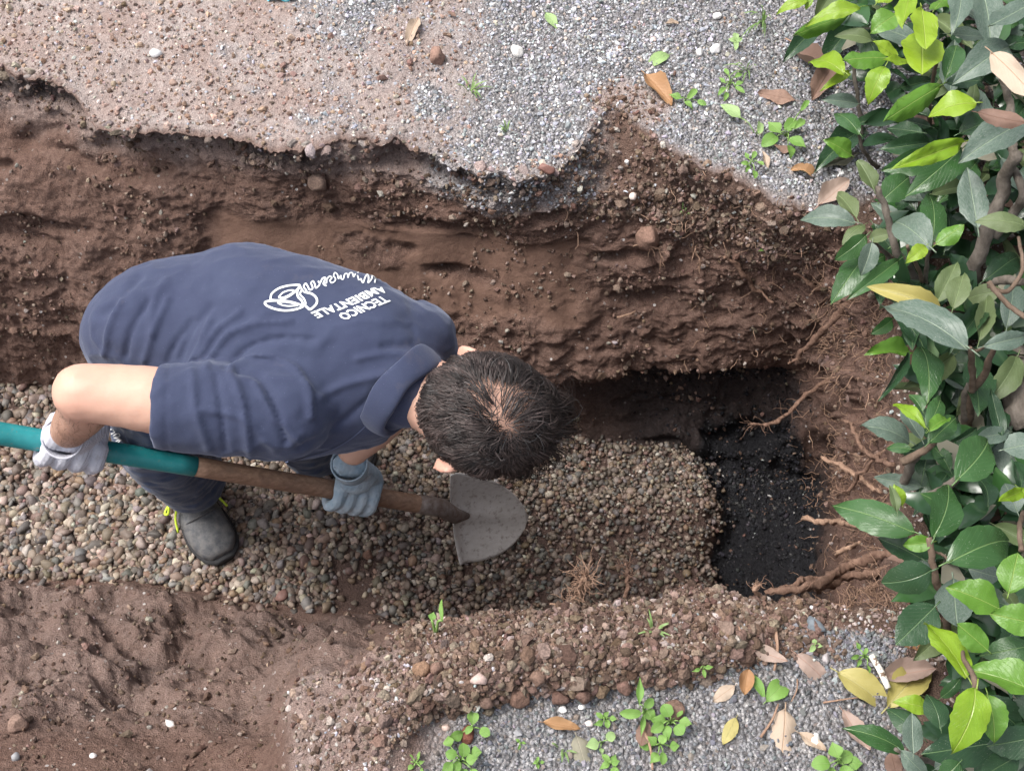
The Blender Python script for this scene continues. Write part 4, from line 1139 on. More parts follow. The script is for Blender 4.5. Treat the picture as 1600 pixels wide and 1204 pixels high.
# hair roots of the end wall: nobody could count them
parts = []
ew = endwall * 1.0 + .9 * sstep(8.6, 9.4, r) * (1 - sstep(9.9, 10.2, r)) * sstep(1290, 1320, u) + .08 * onwall * sstep(950, 1100, u) * (1 - lowdark) + .06 * slump
jr, pr, nr = pick(ew, 2600, g)
for k in range(2600):
    d0 = g.normal(size=3) * .9 + nr[k] * .4 + np.array([0, 0, -.5]); d0 /= np.linalg.norm(d0)
    L = g.uniform(.01, .05); q = [pr[k] - nr[k] * .002]
    for s in range(4):
        d0 = d0 + g.normal(0, .5, 3); d0 /= np.linalg.norm(d0); q.append(q[-1] + d0 * L / 4)
    parts.append(tube(np.array(q), [g.uniform(.0007, .0015), .0005], 3, cap=False))
v, f = join(parts)
link('fine_roots', mesh_np('fine_roots', v, f), M_rootlight, kind='stuff')


# ---- single stones and odds and ends
def rock(px, py, wpx, hpx, col, label, ang=0.0, name='stone', flat_=.5, rug=.08, cat='stone', mat=None, seed=0, sink=.2):
    c, nn = hit(px, py)
    dep = (c - CAM) @ F_
    gg = np.random.default_rng(seed + int(px * 7 + py))
    v, f = ico(3)
    cc = gg.normal(size=(7, 3)); cc /= np.linalg.norm(cc, axis=1, keepdims=True)
    for c_ in cc:       # planes cut off the ball: a broken stone
        dd = v @ c_ - gg.uniform(.62, .85)
        v = v - np.clip(dd, 0, None)[:, None] * c_
    v = v * (1 + rug * fbm(v + px, 1.5, 3, .5, 3)[:, None])
    v = v * np.array([wpx, hpx, min(wpx, hpx) * flat_ * 2]) / FPX * dep / 2
    a = -ang; v = np.stack([v[:, 0] * math.cos(a) - v[:, 1] * math.sin(a), v[:, 0] * math.sin(a) + v[:, 1] * math.cos(a), v[:, 2]], -1)
    me = mesh_np(name, v, f)
    set_attr(me, 'tint', np.tile(np.array(col), (len(v), 1)))
    o = link(name, me, mat or M_pebble, None, label, cat)
    o.location = c + nn * (min(wpx, hpx) * flat_ / FPX * dep / 2 * (1 - sink))
    return o


rock(1272, 978, 40, 26, (.13, .15, .17), 'dark slate blue stone on the near gravel beside the roots', .6, flat_=.4)
rock(807, 82, 24, 20, (.75, .72, .68), 'white pebble alone on the far gravel', .9)
rock(683, 94, 24, 34, (.30, .19, .15), 'brown clod standing on the far gravel', .1, 'soil_clod', .7, .2, 'clod', M_clod)
rock(245, 84, 20, 15, (.66, .66, .66), 'whitish stone on the pale crust at upper left')
rock(272, 130, 14, 12, (.28, .19, .15), 'small brown stone on the pale crust right of the whitish stone', name='stone')
rock(1120, 28, 15, 13, (.74, .72, .70), 'white chip near the top edge left of the hedge')
rock(1092, 84, 13, 14, (.7, .68, .66), 'round white chip of the pair on the far gravel')
rock(1117, 80, 16, 22, (.68, .66, .66), 'longer white chip of the pair on the far gravel', .8)
rock(1290, 1028, 14, 22, (.35, .32, .32), 'grey egg shaped pebble under the slate stone', .2)
rock(1272, 1154, 16, 22, (.8, .78, .75), 'white stone chip near the bottom right of the broad tan leaf', .2)
rock(853, 265, 28, 18, (.20, .10, .08), 'red brown stone on the far rim left of the notch', .3, flat_=.5)
rock(980, 255, 10, 9, (.75, .72, .70), 'tiny white pebble on the slumped soil')
rock(988, 306, 12, 14, (.6, .5, .45), 'pale pinkish pebble below the tiny white one')
rock(266, 1131, 20, 12, (.7, .68, .65), 'white chip on the loose brown bank at lower left', .4)
rock(147, 1182, 12, 10, (.66, .62, .6), 'little white chip near the lower left edge')
rock(24, 1184, 16, 16, (.25, .25, .26), 'grey stone in the bottom left corner')
rock(747, 1060, 28, 22, (.46, .34, .30), 'pink white stone in the crumbly soil', .1, rug=.15)
rock(660, 1048, 32, 30, (.24, .15, .10), 'ochre brown clod left in the crumbly soil', 0, 'soil_clod', .7, .2, 'clod', M_clod)
rock(686, 1046, 22, 22, (.22, .14, .11), 'smaller brown clod beside the ochre one', 0, 'soil_clod', .7, .2, 'clod', M_clod)
rock(808, 1083, 42, 30, (.17, .105, .08), 'biggest brown clod on the gravel edge', .1, 'soil_clod', .6, .2, 'clod', M_clod)
rock(842, 1056, 28, 28, (.20, .13, .10), 'rounded clod above the biggest clod', .5, 'soil_clod', .6, .2, 'clod', M_clod)
rock(874, 1088, 34, 26, (.14, .085, .068), 'dark clod right of the biggest clod', .2, 'soil_clod', .6, .2, 'clod', M_clod)
rock(758, 1090, 26, 24, (.19, .125, .10), 'clod left of the biggest clod', .2, 'soil_clod', .6, .2, 'clod', M_clod)
rock(910, 1082, 28, 24, (.16, .10, .08), 'clod at the right end of the row above the gravel', .2, 'soil_clod', .6, .2, 'clod', M_clod)
rock(975, 1068, 30, 28, (.18, .11, .09), 'clod touching the tall weed', .2, 'soil_clod', .6, .2, 'clod', M_clod)
rock(730, 1148, 22, 34, (.17, .07, .05), 'dark red brown crust piece beside the wide leafed weed', .3, 'soil_clod', .4, .2, 'clod', M_clod)
rock(698, 1138, 14, 13, (.5, .38, .33), 'pale pebble left of the wide leafed weed')
rock(880, 1110, 14, 12, (.7, .68, .67), 'white round pebble at the gravel edge')
rock(908, 1106, 12, 12, (.74, .72, .7), 'smaller white pebble right of the round one')
rock(920, 1130, 14, 12, (.62, .55, .52), 'pinkish pebble beside the tall weed')
rock(1052, 1108, 34, 34, (.20, .13, .10), 'brown clod half under the bushy weed', .2, 'soil_clod', .5, .2, 'clod', M_clod)
rock(500, 282, 30, 26, (.27, .19, .15), 'round crumbly clod stuck under the far rim', .2, 'soil_clod', .7, .2, 'clod', M_clod)
rock(1015, 368, 38, 34, (.24, .15, .115), 'lumpy clod hanging on the far wall below the slump', .2, 'soil_clod', .7, .35, 'clod', M_clod)
rock(1035, 400, 26, 30, (.22, .14, .11), 'small clod beneath the lumpy one on the far wall', .2, 'soil_clod', .7, .35, 'clod', M_clod)
rock(575, 868, 18, 16, (.20, .12, .09), 'brown clod lying on the pebble floor', .2, 'soil_clod', .7, .2, 'clod', M_clod)
rock(28, 1138, 30, 34, (.26, .175, .14), 'soil clod at the left edge of the lower bank', .3, 'soil_clod', .6, .2, 'clod', M_clod)
for (x, y, s) in [(200, 1150, 20), (180, 1120, 16), (90, 1160, 18), (240, 1040, 22), (60, 1060, 18)]:
    pass

# white twig piece with dark marks, lying on the yellow leaves
m = NT('peeled_twig', .6, .3)
m.color(m.mix(m.ramp(m.noise(90, 3, .6), [(.56, 0.0), (.62, 1.0)]), (.72, .69, .62), (.15, .10, .07))); M_peel = m.m
a, b = hit(1355, 1030)[0] + [0, 0, .022], hit(1381, 1080)[0] + [0, 0, .022]
v, f = tube(spline([a, (a + b) / 2 + [0.001, 0, .002], b], 8), [.0045, .005, .0045], 8)
o = link('twig', mesh_np('twig', v - a, f), M_peel, None, 'short white peeled twig lying across the yellow leaves', 'twig'); o.location = a
for (x0, y0, x1, y1, rr, lb) in [(1211, 985, 1209, 1052, .0028, 'straight brown twig standing over the torn reddish leaf'), (1285, 1097, 1352, 1088, .0014, 'thin pale stalk left of the yellow leaves'),
                                 (1188, 1150, 1215, 1105, .0020, 'grey twig beside the broad tan leaf'), (1150, 975, 1153, 1000, .0022, 'bent pale root piece on the near rim'), (1005, 1140, 1020, 1200, .0022, 'brown stalk below the tall weed'),
                                 (1245, 1060, 1236, 1100, .0012, 'thin stalk between the pink leaf and green leaf'), (1225, 65, 1262, 90, .0016, 'pale dry twig under the dark leaf at the top')]:
    a, b = hit(x0, y0)[0] + [0, 0, .006], hit(x1, y1)[0] + [0, 0, .006]
    v, f = tube(spline([a, (a + b) / 2 + [.003, 0, .004], b], 8), [rr, rr * .7], 6)
    o = link('twig', mesh_np('twig', v - a, f), M_rootlight, None, lb, 'twig'); o.location = a

# turquoise scrap cut by the top edge
m = NT('turquoise_plastic', .4, .5); m.color((.16, .62, .72)); M_turq = m.m
c, nn = hit(438, 2)
gx, gy = np.meshgrid(np.linspace(-1, 1, 13), np.linspace(-1, 1, 9), indexing='ij')
hv = np.stack([gx * .034 * (1 - .25 * (gy < 0) * gy ** 2), gy * .028 + .026, .010 + .006 * np.sin(gx * 4) * np.cos(gy * 3)], -1).reshape(-1, 3)
i = np.arange(117).reshape(13, 9); q = np.stack([i[:-1, :-1], i[1:, :-1], i[1:, 1:], i[:-1, 1:]], -1).reshape(-1, 4)
bot = hv - [0, 0, .004]
me = mesh_np('plastic_scrap', np.concatenate([hv, bot]), np.concatenate([q, q[:, ::-1] + 117]))
o = link('plastic_scrap', me, M_turq, None, 'turquoise plastic scrap on the ground at the top edge', 'scrap'); o.location = c
# ------------------------------------------------------------------ the digger and his shovel
def ellipsoid(c, a, b, cc):
    """closed ball with three half-axis vectors"""
    v, f = ico(3)
    M = np.stack([a, b, cc], 1)
    return np.array(c) + v @ M.T, [f if np.linalg.det(M) > 0 else f[:, ::-1]]


def limb(pts, rads, sides=16, n=None, ends=True):
    p = spline(pts, n or 5 * len(pts))
    parts = [tube(p, rads, sides)]
    if ends:
        for q, rr in ((p[0], rads[0]), (p[-1], rads[-1])):
            parts.append(ellipsoid(q, np.array([rr, 0, 0]), np.array([0, rr, 0]), np.array([0, 0, rr])))
    return parts


def eloft(sts, sides=28):
    """closed loft through (centre, half-axis a, half-axis b) rings"""
    n = len(sts) * 4
    C3 = spline([s[0] for s in sts], n); A3 = spline([s[1] for s in sts], n); B3 = spline([s[2] for s in sts], n)
    an = np.arange(sides) * 2 * math.pi / sides
    v = np.concatenate([C3[i] + np.cos(an)[:, None] * A3[i] + np.sin(an)[:, None] * B3[i] for i in range(n)] + [C3[:1], C3[-1:]])
    i = np.arange(n - 1)[:, None] * sides; k = np.arange(sides)[None]; k2 = (k + 1) % sides
    q = np.stack([i + k, i + k2, i + sides + k2, i + sides + k], -1).reshape(-1, 4)
    k = np.arange(sides); k2 = (k + 1) % sides; m = n * sides
    t = np.concatenate([np.stack([np.full(sides, m), k2, k], -1), np.stack([np.full(sides, m + 1), m - sides + k, m - sides + k2], -1)])
    a, b, c_ = np.cross(A3[0], B3[0]), C3[1] - C3[0], 0
    if a @ b < 0: q = q[:, ::-1]; t = t[:, ::-1]
    return v, [q, t]


def fuse(parts, voxel, smooth):
    """one continuous skin round overlapping closed shapes"""
    v, fs = join(parts)
    me = mesh_np('tmp', v, fs)
    o = bpy.data.objects.new('tmp', me); C.objects.link(o)
    md = o.modifiers.new('r', 'REMESH'); md.mode = 'VOXEL'; md.voxel_size = voxel
    dg = bpy.context.evaluated_depsgraph_get(); dg.update()
    ev = o.evaluated_get(dg); m2 = bpy.data.meshes.new_from_object(ev)
    bpy.data.objects.remove(o); bpy.data.meshes.remove(me)
    nv = len(m2.vertices)
    v = np.empty(nv * 3, np.float32); m2.vertices.foreach_get('co', v); v = v.reshape(-1, 3).astype(float)
    e = np.empty(len(m2.edges) * 2, np.int32); m2.edges.foreach_get('vertices', e); e = e.reshape(-1, 2)
    ls = np.empty(len(m2.loops), np.int32); m2.loops.foreach_get('vertex_index', ls)
    f = ls.reshape(-1, 4)
    bpy.data.meshes.remove(m2)
    deg = np.bincount(e.ravel(), minlength=nv).astype(float)[:, None]
    for k in range(smooth):
        s = np.stack([np.bincount(e[:, 0], v[e[:, 1], c], nv) + np.bincount(e[:, 1], v[e[:, 0], c], nv) for c in range(3)], -1)
        v = v + .6 * (s / np.maximum(deg, 1) - v)
    return v, f


def vnormals(v, f):
    n = np.cross(v[f[:, 2]] - v[f[:, 0]], v[f[:, 3]] - v[f[:, 1]])
    out = np.stack([np.bincount(f.ravel(), np.repeat(n[:, c], 4), len(v)) for c in range(3)], -1)
    return out / (np.linalg.norm(out, axis=1, keepdims=True) + 1e-12)


T_ = -F_
NB = Pd(632, 598, 1.875)                                   # neck base
lat = -.19 * R_ - .97 * U_ + .10 * T_; lat /= np.linalg.norm(lat)
crown = .66 * R_ + .75 * T_; crown -= lat * (crown @ lat); crown /= np.linalg.norm(crown)
face = np.cross(crown, lat)
HC = Pd(758, 648, 1.835)                                   # middle of the skull
hd = lambda x, y, z: HC + lat * x + face * y + crown * z   # x right, y forward, z up, in metres

torso = [(Pd(153, 530, 2.03), U_ * .048, T_ * .09), (Pd(172, 522, 2.01), U_ * .072, T_ * .125), (Pd(225, 515, 1.985), U_ * .104, T_ * .14), (Pd(305, 535, 1.965), U_ * .142, T_ * .125),
         (Pd(375, 546, 1.945), U_ * .168, T_ * .128), (Pd(455, 557, 1.93), U_ * .166, T_ * .130), (Pd(540, 560, 1.92), U_ * .142, T_ * .122), (Pd(600, 564, 1.91), U_ * .120, T_ * .10), (Pd(640, 590, 1.91), U_ * .07, T_ * .07)]
RSH, LSH = Pd(445, 640, 1.83), Pd(640, 528, 1.93)
RE, RW = Pd(128, 612, 1.775), Pd(108, 672, 1.95)
LE, LW = Pd(600, 650, 2.13), Pd(552, 702, 2.155)
PELV = Pd(240, 545, 2.06)
RH, RK, RA = Pd(240, 590, 2.08), Pd(252, 690, 2.30), P(300, 752, -.60)
LH, LK, LA = Pd(275, 505, 2.12), Pd(420, 600, 2.22), P(496, 700, -.60)

# --- body
bp = []
bp.append(eloft([(c, a * .88, b * .86) for c, a, b in torso]))
bp += limb([NB - .02 * R_, NB, Pd(700, 632, 1.865)], [.050, .058, .058])
bp += limb([RSH, Pd(300, 632, 1.80), Pd(190, 618, 1.785), RE], [.060, .054, .047, .043])
bp += limb([RE, (RE * .62 + RW * .38) + R_ * .012, RW], [.043, .041, .031])
bp += limb([LSH, Pd(640, 590, 2.06), LE], [.058, .050, .042])
bp += limb([LE, (LE + LW) / 2, LW], [.042, .038, .030])
bp += limb([RH, RK], [.075, .052]) + limb([RK, RA], [.052, .036])
bp += limb([LH, LK], [.075, .052]) + limb([LK, LA], [.052, .036])
# head: skull, face, jaw, nose, ears
bp.append(ellipsoid(hd(0, -.008, .022), lat * .076, face * .096, crown * .084))
bp.append(ellipsoid(hd(0, .028, -.030), lat * .060, face * .064, crown * .082))
bp.append(ellipsoid(hd(0, .058, -.086), lat * .034, face * .028, crown * .026))
bp.append(ellipsoid(hd(0, .096, -.030), lat * .013, face * .018, crown * .028))
bp.append(ellipsoid(hd(0, .088, -.062), lat * .024, face * .010, crown * .009))
bp.append(ellipsoid(hd(0, -.030, -.055), lat * .056, face * .058, crown * .06))
for s in (1, -1):
    bp.append(ellipsoid(hd(s * .080, -.020, -.034), lat * .013, face * .019, crown * .033))
    bp.append(ellipsoid(hd(s * .092, -.032, -.032), lat * .008 - face * .006 * s, face * .012, crown * .028))
    bp.append(ellipsoid(hd(s * .032, .078, .002), lat * .022, face * .012, crown * .008))
    bp.append(ellipsoid(hd(s * .045, .050, -.035), lat * .020, face * .024, crown * .020))
bv, bf = fuse(bp, .0064, 6)
bn = vnormals(bv, bf)
bv += bn * (.0012 * fbm(bv, 60, 3, .5, 3))[:, None]
m = NT('skin', .5, .35)
n1 = m.noise(25, 4, .6); n2 = m.noise(260, 3, .6)
c = m.mix(m.ramp(n1, [(.35, 0.0), (.65, 1.0)]), (.56, .335, .25), (.60, .37, .28))
c = m.mix(m.attr('red').outputs['Fac'], c, (.58, .25, .20))
hairy = m.noise(150, 3, .7, m.n('ShaderNodeMapping', {'Vector': m.tc, 'Scale': (1, .25, .25)}).outputs[0])
c = m.mix(m.math('MULTIPLY', m.attr('tan').outputs['Fac'], m.ramp(hairy, [(.4, .55), (.62, .95)])), c, (.30, .17, .12))
m.color(c); m.set('Subsurface Weight', .12); m.set('Subsurface Radius', (.012, .005, .003)); m.set('Subsurface Scale', .5)
m.bump(n2, .0008, .35); M_skin = m.m
me = mesh_np('person', bv, bf)
eard = np.minimum(np.linalg.norm(bv - hd(.09, -.026, -.034), axis=1), np.linalg.norm(bv - hd(-.09, -.026, -.034), axis=1))
elbd = np.linalg.norm(bv - RE, axis=1)
red = np.clip(1 - eard / .035, 0, 1) * .6 + .3 * np.clip(1 - elbd / .07, 0, 1)
set_attr(me, 'red', np.repeat(red[:, None], 3, 1))
seg_ = RW - RE; ft = np.clip((bv - RE) @ seg_ / (seg_ @ seg_), 0, 1.2)
fd = np.linalg.norm(bv - RE - ft[:, None] * seg_, axis=1)
set_attr(me, 'tan', np.repeat((np.clip(ft * 1.5, 0, 1) * (fd < .08))[:, None], 3, 1))
person = link('person', me, M_skin, None, 'man in a navy polo shirt bending in the trench and digging with a shovel', 'person')


# hairs of the forearm
gh = np.random.default_rng(9)
av = np.where((ft > .02) & (ft < .92) & (fd < .06))[0]
av = av[gh.integers(0, len(av), 380)]
hp = []
for j_ in av:
    d0 = seg_ / np.linalg.norm(seg_) + gh.normal(0, .35, 3); d0 -= bn[j_] * (d0 @ bn[j_]); d0 /= np.linalg.norm(d0)
    L_ = gh.uniform(.012, .022); s_ = np.cross(d0, bn[j_]) * .00016
    a_ = bv[j_]; b_ = a_ + d0 * L_ * .5 + bn[j_] * .0012; c_ = a_ + d0 * L_ + bn[j_] * .0016
    hp.append((np.array([a_ - s_, a_ + s_, b_ + s_, b_ - s_, c_ + s_ * .2, c_ - s_ * .2]), [np.array([[0, 1, 2, 3], [3, 2, 4, 5]])]))
v, f = join(hp)
m = NT('arm_hair', .5, .3); m.color((.06, .035, .025))
link('arm_hair', mesh_np('arm_hair', v, f), m.m, person, kind='stuff')

# --- shirt
NX = (Pd(700, 640, 1.86) - NB); NX /= np.linalg.norm(NX)
sp = [eloft(torso)]
sp += limb([RSH + R_ * .02, RSH, Pd(345, 638, 1.81), Pd(262, 636, 1.795), Pd(243, 635, 1.793)], [.072, .074, .070, .066, .067], 20, ends=False)
sp.append(ellipsoid(RSH, R_ * .075, U_ * .078, T_ * .075))
sp += limb([LSH, Pd(655, 555, 2.0), Pd(645, 590, 2.06)], [.068, .066, .062], 20, ends=False)
sp.append(ellipsoid(LSH + R_ * .012, R_ * .064, U_ * .056, T_ * .07))
sp.append(ellipsoid(Pd(630, 535, 1.915), R_ * .075, U_ * .066, T_ * .075))
sp.append(ellipsoid(Pd(575, 530, 1.90), R_ * .09, U_ * .088, T_ * .10))
sp += limb([Pd(470, 640, 1.93), Pd(530, 655, 1.95), Pd(575, 660, 1.95)], [.075, .058, .04], 20)
sp += limb([Pd(560, 540, 1.88), NB], [.085, .070], 20)
sv, sf = fuse(sp, .0048, 18)
sn = vnormals(sv, sf)
sx, sy, sdp = proj(sv)
facing = np.clip(-(sn @ F_), 0, 1) ** .5
folds = [([(322, 575), (352, 528), (392, 508), (452, 502)], 7, .0050), ([(352, 574), (392, 540), (440, 528), (490, 530)], 6, -.0045), ([(362, 574), (410, 556), (455, 572), (480, 610), (486, 650)], 8, .0055),
         ([(372, 580), (405, 590), (428, 630), (446, 690)], 8, -.0050), ([(360, 585), (378, 625), (385, 670), (392, 712)], 8, .0048), ([(338, 588), (346, 640), (352, 700)], 7, -.0038),
         ([(300, 582), (306, 640), (326, 700)], 8, .0035), ([(190, 470), (172, 510), (165, 552)], 6, .0045), ([(232, 470), (206, 515), (196, 556)], 7, -.0045), ([(262, 470), (240, 520), (226, 562)], 7, .0040),
         ([(300, 500), (272, 540), (262, 566)], 6, -.0035), ([(330, 500), (310, 545), (300, 566)], 7, .0040), ([(220, 432), (190, 465), (160, 492)], 9, -.0040), ([(400, 500), (440, 480), (500, 490)], 10, .0022),
         ([(500, 620), (540, 600), (600, 585)], 9, .0030), ([(470, 700), (520, 670), (570, 630), (600, 600)], 8, -.0035), ([(600, 540), (650, 540), (690, 552)], 8, -.0035), ([(560, 560), (620, 552), (680, 570)], 8, .0030),
         ([(330, 420), (380, 440), (440, 450)], 14, .0022), ([(420, 590), (470, 600), (520, 640)], 8, .0030), ([(260, 440), (240, 470), (236, 520)], 9, .003), ([(400, 600), (430, 650), (470, 690)], 7, .004),
         ([(312, 560), (336, 520), (376, 488)], 7, .004), ([(282, 560), (300, 515), (330, 480)], 8, -.0035), ([(318, 640), (380, 655), (430, 700)], 8, .003)]
disp = np.zeros(len(sv))
for pl, wd, am in folds:
    pl = spline([(a, b, 0) for a, b in pl], 24)[:, :2]
    d2 = np.min((sx[:, None] - pl[None, :, 0]) ** 2 + (sy[:, None] - pl[None, :, 1]) ** 2, axis=1)
    disp += am * np.exp(-d2 / (wd * .72) ** 2)
disp *= facing * 1.5
rdg = 1 - np.abs(fbm(sv * np.array([.8, 1.1, 1]), 11, 3, .55, 19)) * 3.2
disp += .0030 * np.clip(rdg, 0, 1) ** 2
disp += .0030 * fbm(sv * np.array([.7, 1.2, 1]), 13, 3, .5, 12) + .0012 * fbm(sv, 55, 2, .5, 14)
# hem of the sleeve, 2 cm in from the opening
cdir = RSH - Pd(243, 635, 1.793); cdir /= np.linalg.norm(cdir)
cq = (sv - Pd(243, 635, 1.793)) @ cdir
crad = np.linalg.norm((sv - Pd(243, 635, 1.793)) - cq[:, None] * cdir, axis=1)
disp += -.0016 * np.exp(-((cq - .020) / .0028) ** 2) * (crad < .1)
sv = sv + sn * disp[:, None]
# open the sleeve: push the end disc in round the arm
sv = sv + cdir * (.030 * (cq < .014) * (crad < .2) * (1 - sstep(.050, .061, crad)))[:, None]
keep = np.ones(len(sf), bool)
me = mesh_np('shirt', sv, sf[keep])
m = NT('navy_cotton', .85, .2)
w = m.noise(900, 2, .5); n1 = m.noise(12, 5, .65)
lint = m.math('LESS_THAN', m.voro(130), .07)
soil_ = m.ramp(m.noise(9, 5, .75), [(.60, 0.0), (.74, .35)])
c = m.mix(m.ramp(n1, [(.3, 0.0), (.7, 1.0)]), (.027, .034, .072), (.038, .048, .091))
c = m.mix(m.math('MULTIPLY', w, .3), c, (.078, .088, .135))
c = m.mix(m.math('MULTIPLY', lint, .45), c, (.14, .16, .24))
c = m.mix(soil_, c, (.11, .095, .10))
m.color(c); m.set('Sheen Weight', .26); m.set('Sheen Roughness', .45); m.set('Sheen Tint', (.75, .82, 1, 1))
m.bump(w, .0007, .5); m.bump(m.noise(70, 3, .6), .0016, .35); M_shirt = m.m
shirt = link('shirt', me, M_shirt, person)

from mathutils.bvhtree import BVHTree
sbvh = BVHTree.FromPolygons([tuple(x) for x in sv], [tuple(x) for x in sf[keep]])


def on_cloth(px, py, lift=.0012, bvh=None, fallback=1.8):
    d = Pd(px, py, 1.0) - CAM; L = np.linalg.norm(d); d /= L
    h = (bvh or sbvh).ray_cast(Vector(CAM), Vector(d))
    if h[0] is None: return Pd(px, py, fallback)
    nn = np.array(h[1]); nn = nn if nn @ d < 0 else -nn
    return np.array(h[0]) + nn * lift


M_print = NT('white_print', .7, .3); M_print.color((.80, .82, .82)); M_print = M_print.m


def stroke(pl, wpx, bvh=None, closed=False, n=None, lift=.0012):
    """a printed line that lies on the cloth"""
    pts = [(a, b, 0) for a, b in pl]
    if closed: pts.append(pts[0])
    s = spline(pts, n or 7 * len(pts))[:, :2]
    t = np.gradient(s, axis=0); t /= np.linalg.norm(t, axis=1, keepdims=True) + 1e-9
    nn = np.stack([-t[:, 1], t[:, 0]], -1) * wpx / 2
    a = np.array([on_cloth(*p, lift=lift, bvh=bvh) for p in s + nn]); b = np.array([on_cloth(*p, lift=lift, bvh=bvh) for p in s - nn])
    i = np.arange(len(s) - 1); k = len(s)
    return np.concatenate([a, b]), [np.stack([i, i + 1, i + 1 + k, i + k], -1)]


cr_ = lambda L: [(380 + x / 6.154, 400 + y / 6.154) for x, y in L]
logo = [stroke(cr_(L), w_, closed=cl) for L, w_, cl in [
    ([(262, 425), (275, 365), (340, 315), (430, 290), (530, 282), (540, 295), (500, 345), (430, 395), (350, 428)], 3.0, True),
    ([(340, 400), (385, 352), (450, 332), (490, 340), (440, 378), (380, 402)], 2.2, True),
    ([(205, 452), (240, 436), (330, 432), (440, 442), (530, 466), (575, 488), (500, 514), (400, 524), (300, 508), (232, 482)], 3.2, True),
    ([(330, 452), (400, 446), (480, 460), (525, 476), (450, 484), (380, 476)], 2.2, True),
    ([(545, 292), (520, 345), (528, 395), (562, 432), (582, 482)], 3.2, False),
    ([(562, 330), (548, 372), (585, 415), (600, 462), (572, 492)], 2.6, False),
    ([(600, 352), (660, 368), (704, 408), (706, 456), (672, 498), (640, 514), (598, 482)], 3.4, False)]]
v, f = join(logo); link('emblem', mesh_np('emblem', v, f), M_print, shirt)
script = [stroke(cr_(L), w_) for L, w_ in [
    ([(1262, 262), (1268, 215), (1240, 190), (1232, 225), (1200, 262), (1205, 215), (1190, 182), (1170, 215), (1150, 262), (1130, 225), (1122, 240)], 2.2),
    ([(1110, 238), (1102, 205), (1098, 190)], 2.0), ([(1104, 168), (1102, 160)], 2.4),
    ([(1080, 175), (1060, 205), (1050, 170), (1020, 172), (1008, 212), (1000, 178), (975, 180), (962, 225), (940, 222), (938, 190)], 2.0),
    ([(938, 190), (915, 222), (905, 185), (880, 165), (868, 195), (885, 220), (880, 245), (850, 262), (830, 240)], 2.0),
    ([(830, 240), (850, 215), (830, 200), (802, 230), (800, 262), (775, 262)], 2.2), ([(800, 292), (770, 270), (790, 215), (760, 222), (742, 258), (720, 245)], 2.2),
    ([(720, 245), (735, 275), (700, 312), (690, 275), (672, 245), (650, 262)], 2.2), ([(650, 262), (668, 312), (640, 330), (618, 290), (600, 268), (582, 300), (610, 340), (590, 352), (560, 318), (548, 292)], 2.4)]]
v, f = join(script); link('script_lettering', mesh_np('script_lettering', v, f), M_print, shirt)


def print_text(txt, base, up, name):
    """block letters laid along a measured baseline on the cloth"""
    cu = bpy.data.curves.new('t', 'FONT'); cu.body = txt; cu.size = 1.0; cu.resolution_u = 2; cu.space_character = 1.05
    cu.offset = .032
    to = bpy.data.objects.new('t', cu); C.objects.link(to)
    dg = bpy.context.evaluated_depsgraph_get(); dg.update()
    tm = bpy.data.meshes.new_from_object(to.evaluated_get(dg))
    bpy.data.objects.remove(to)
    bm = bmesh.new(); bm.from_mesh(tm); bpy.data.meshes.remove(tm)
    bmesh.ops.triangulate(bm, faces=bm.faces[:])
    bmesh.ops.subdivide_edges(bm, edges=[e for e in bm.edges if e.calc_length() > .35], cuts=1)
    bmesh.ops.triangulate(bm, faces=bm.faces[:])
    co = np.array([x.co[:] for x in bm.verts]); ff = np.array([[x.index for x in fa.verts] for fa in bm.faces]); bm.free()
    W = co[:, 0].max(); x0 = co[:, 0].min(); H = co[:, 1].max()
    bl = spline([(a, b, 0) for a, b in base], 200)[:, :2]
    al = np.concatenate([[0], np.cumsum(np.linalg.norm(np.diff(bl, axis=0), axis=1))]); al /= al[-1]
    bl = np.stack([np.interp(np.linspace(0, 1, 60), al, bl[:, c]) for c in (0, 1)], -1)
    t = (co[:, 0] - x0) / (W - x0) * 59
    bx = np.interp(t, np.arange(60), bl[:, 0]); by = np.interp(t, np.arange(60), bl[:, 1])
    pts = np.array([on_cloth(x, y, .0014) for x, y in zip(bx + co[:, 1] / H * up[0], by + co[:, 1] / H * up[1])])
    link(name, mesh_np(name, pts, ff, False), M_print, shirt)


print_text('TECNICO', [(598, 463), (563, 477), (527, 493)], (12.5, 8.5), 'block_lettering')
print_text('AMBIENTALE', [(597, 450), (580, 452), (543, 468), (486, 489)], (11, 8.5), 'block_lettering')
# seam along the side of the shirt
m = NT('seam_thread', .8, .2); m.color((.10, .12, .20)); M_seam = m.m
v, f = stroke([(446, 722), (482, 712), (520, 700), (558, 676), (592, 640)], 1.6, lift=.002)
link('seam', mesh_np('seam', v, f), M_seam, shirt)
# folded collar, a rolled band right round the neck
NX = Pd(702, 668, 1.850) - Pd(644, 618, 1.868); NX /= np.linalg.norm(NX)
e1 = np.cross(NX, lat); e1 /= np.linalg.norm(e1); e2 = np.cross(NX, e1)
NBc = Pd(637, 616, 1.868)
prof = [(-.012, .060), (.004, .061), (.014, .063), (.017, .067), (.012, .072), (.000, .076), (-.013, .079), (-.024, .081)]
nn_ = 64; vv = []
fdir = face - NX * (face @ NX); fdir /= np.linalg.norm(fdir)
for i in range(nn_):
    a = 2 * math.pi * i / nn_
    dr = math.cos(a) * e1 + math.sin(a) * e2
    fr = max(0, dr @ fdir)                      # throat side: collar points hang longer there
    for k, (h, rr_) in enumerate(prof):
        ext_f = 1 + .35 * fr ** 4 * (k >= 5)
        hh = h - (.035 * fr ** 3 if k >= 5 else 0) + .002 * math.sin(a * 5 + k)
        vv.append(NBc + NX * hh + dr * rr_ * ext_f * (1 + .02 * math.sin(3 * a)))
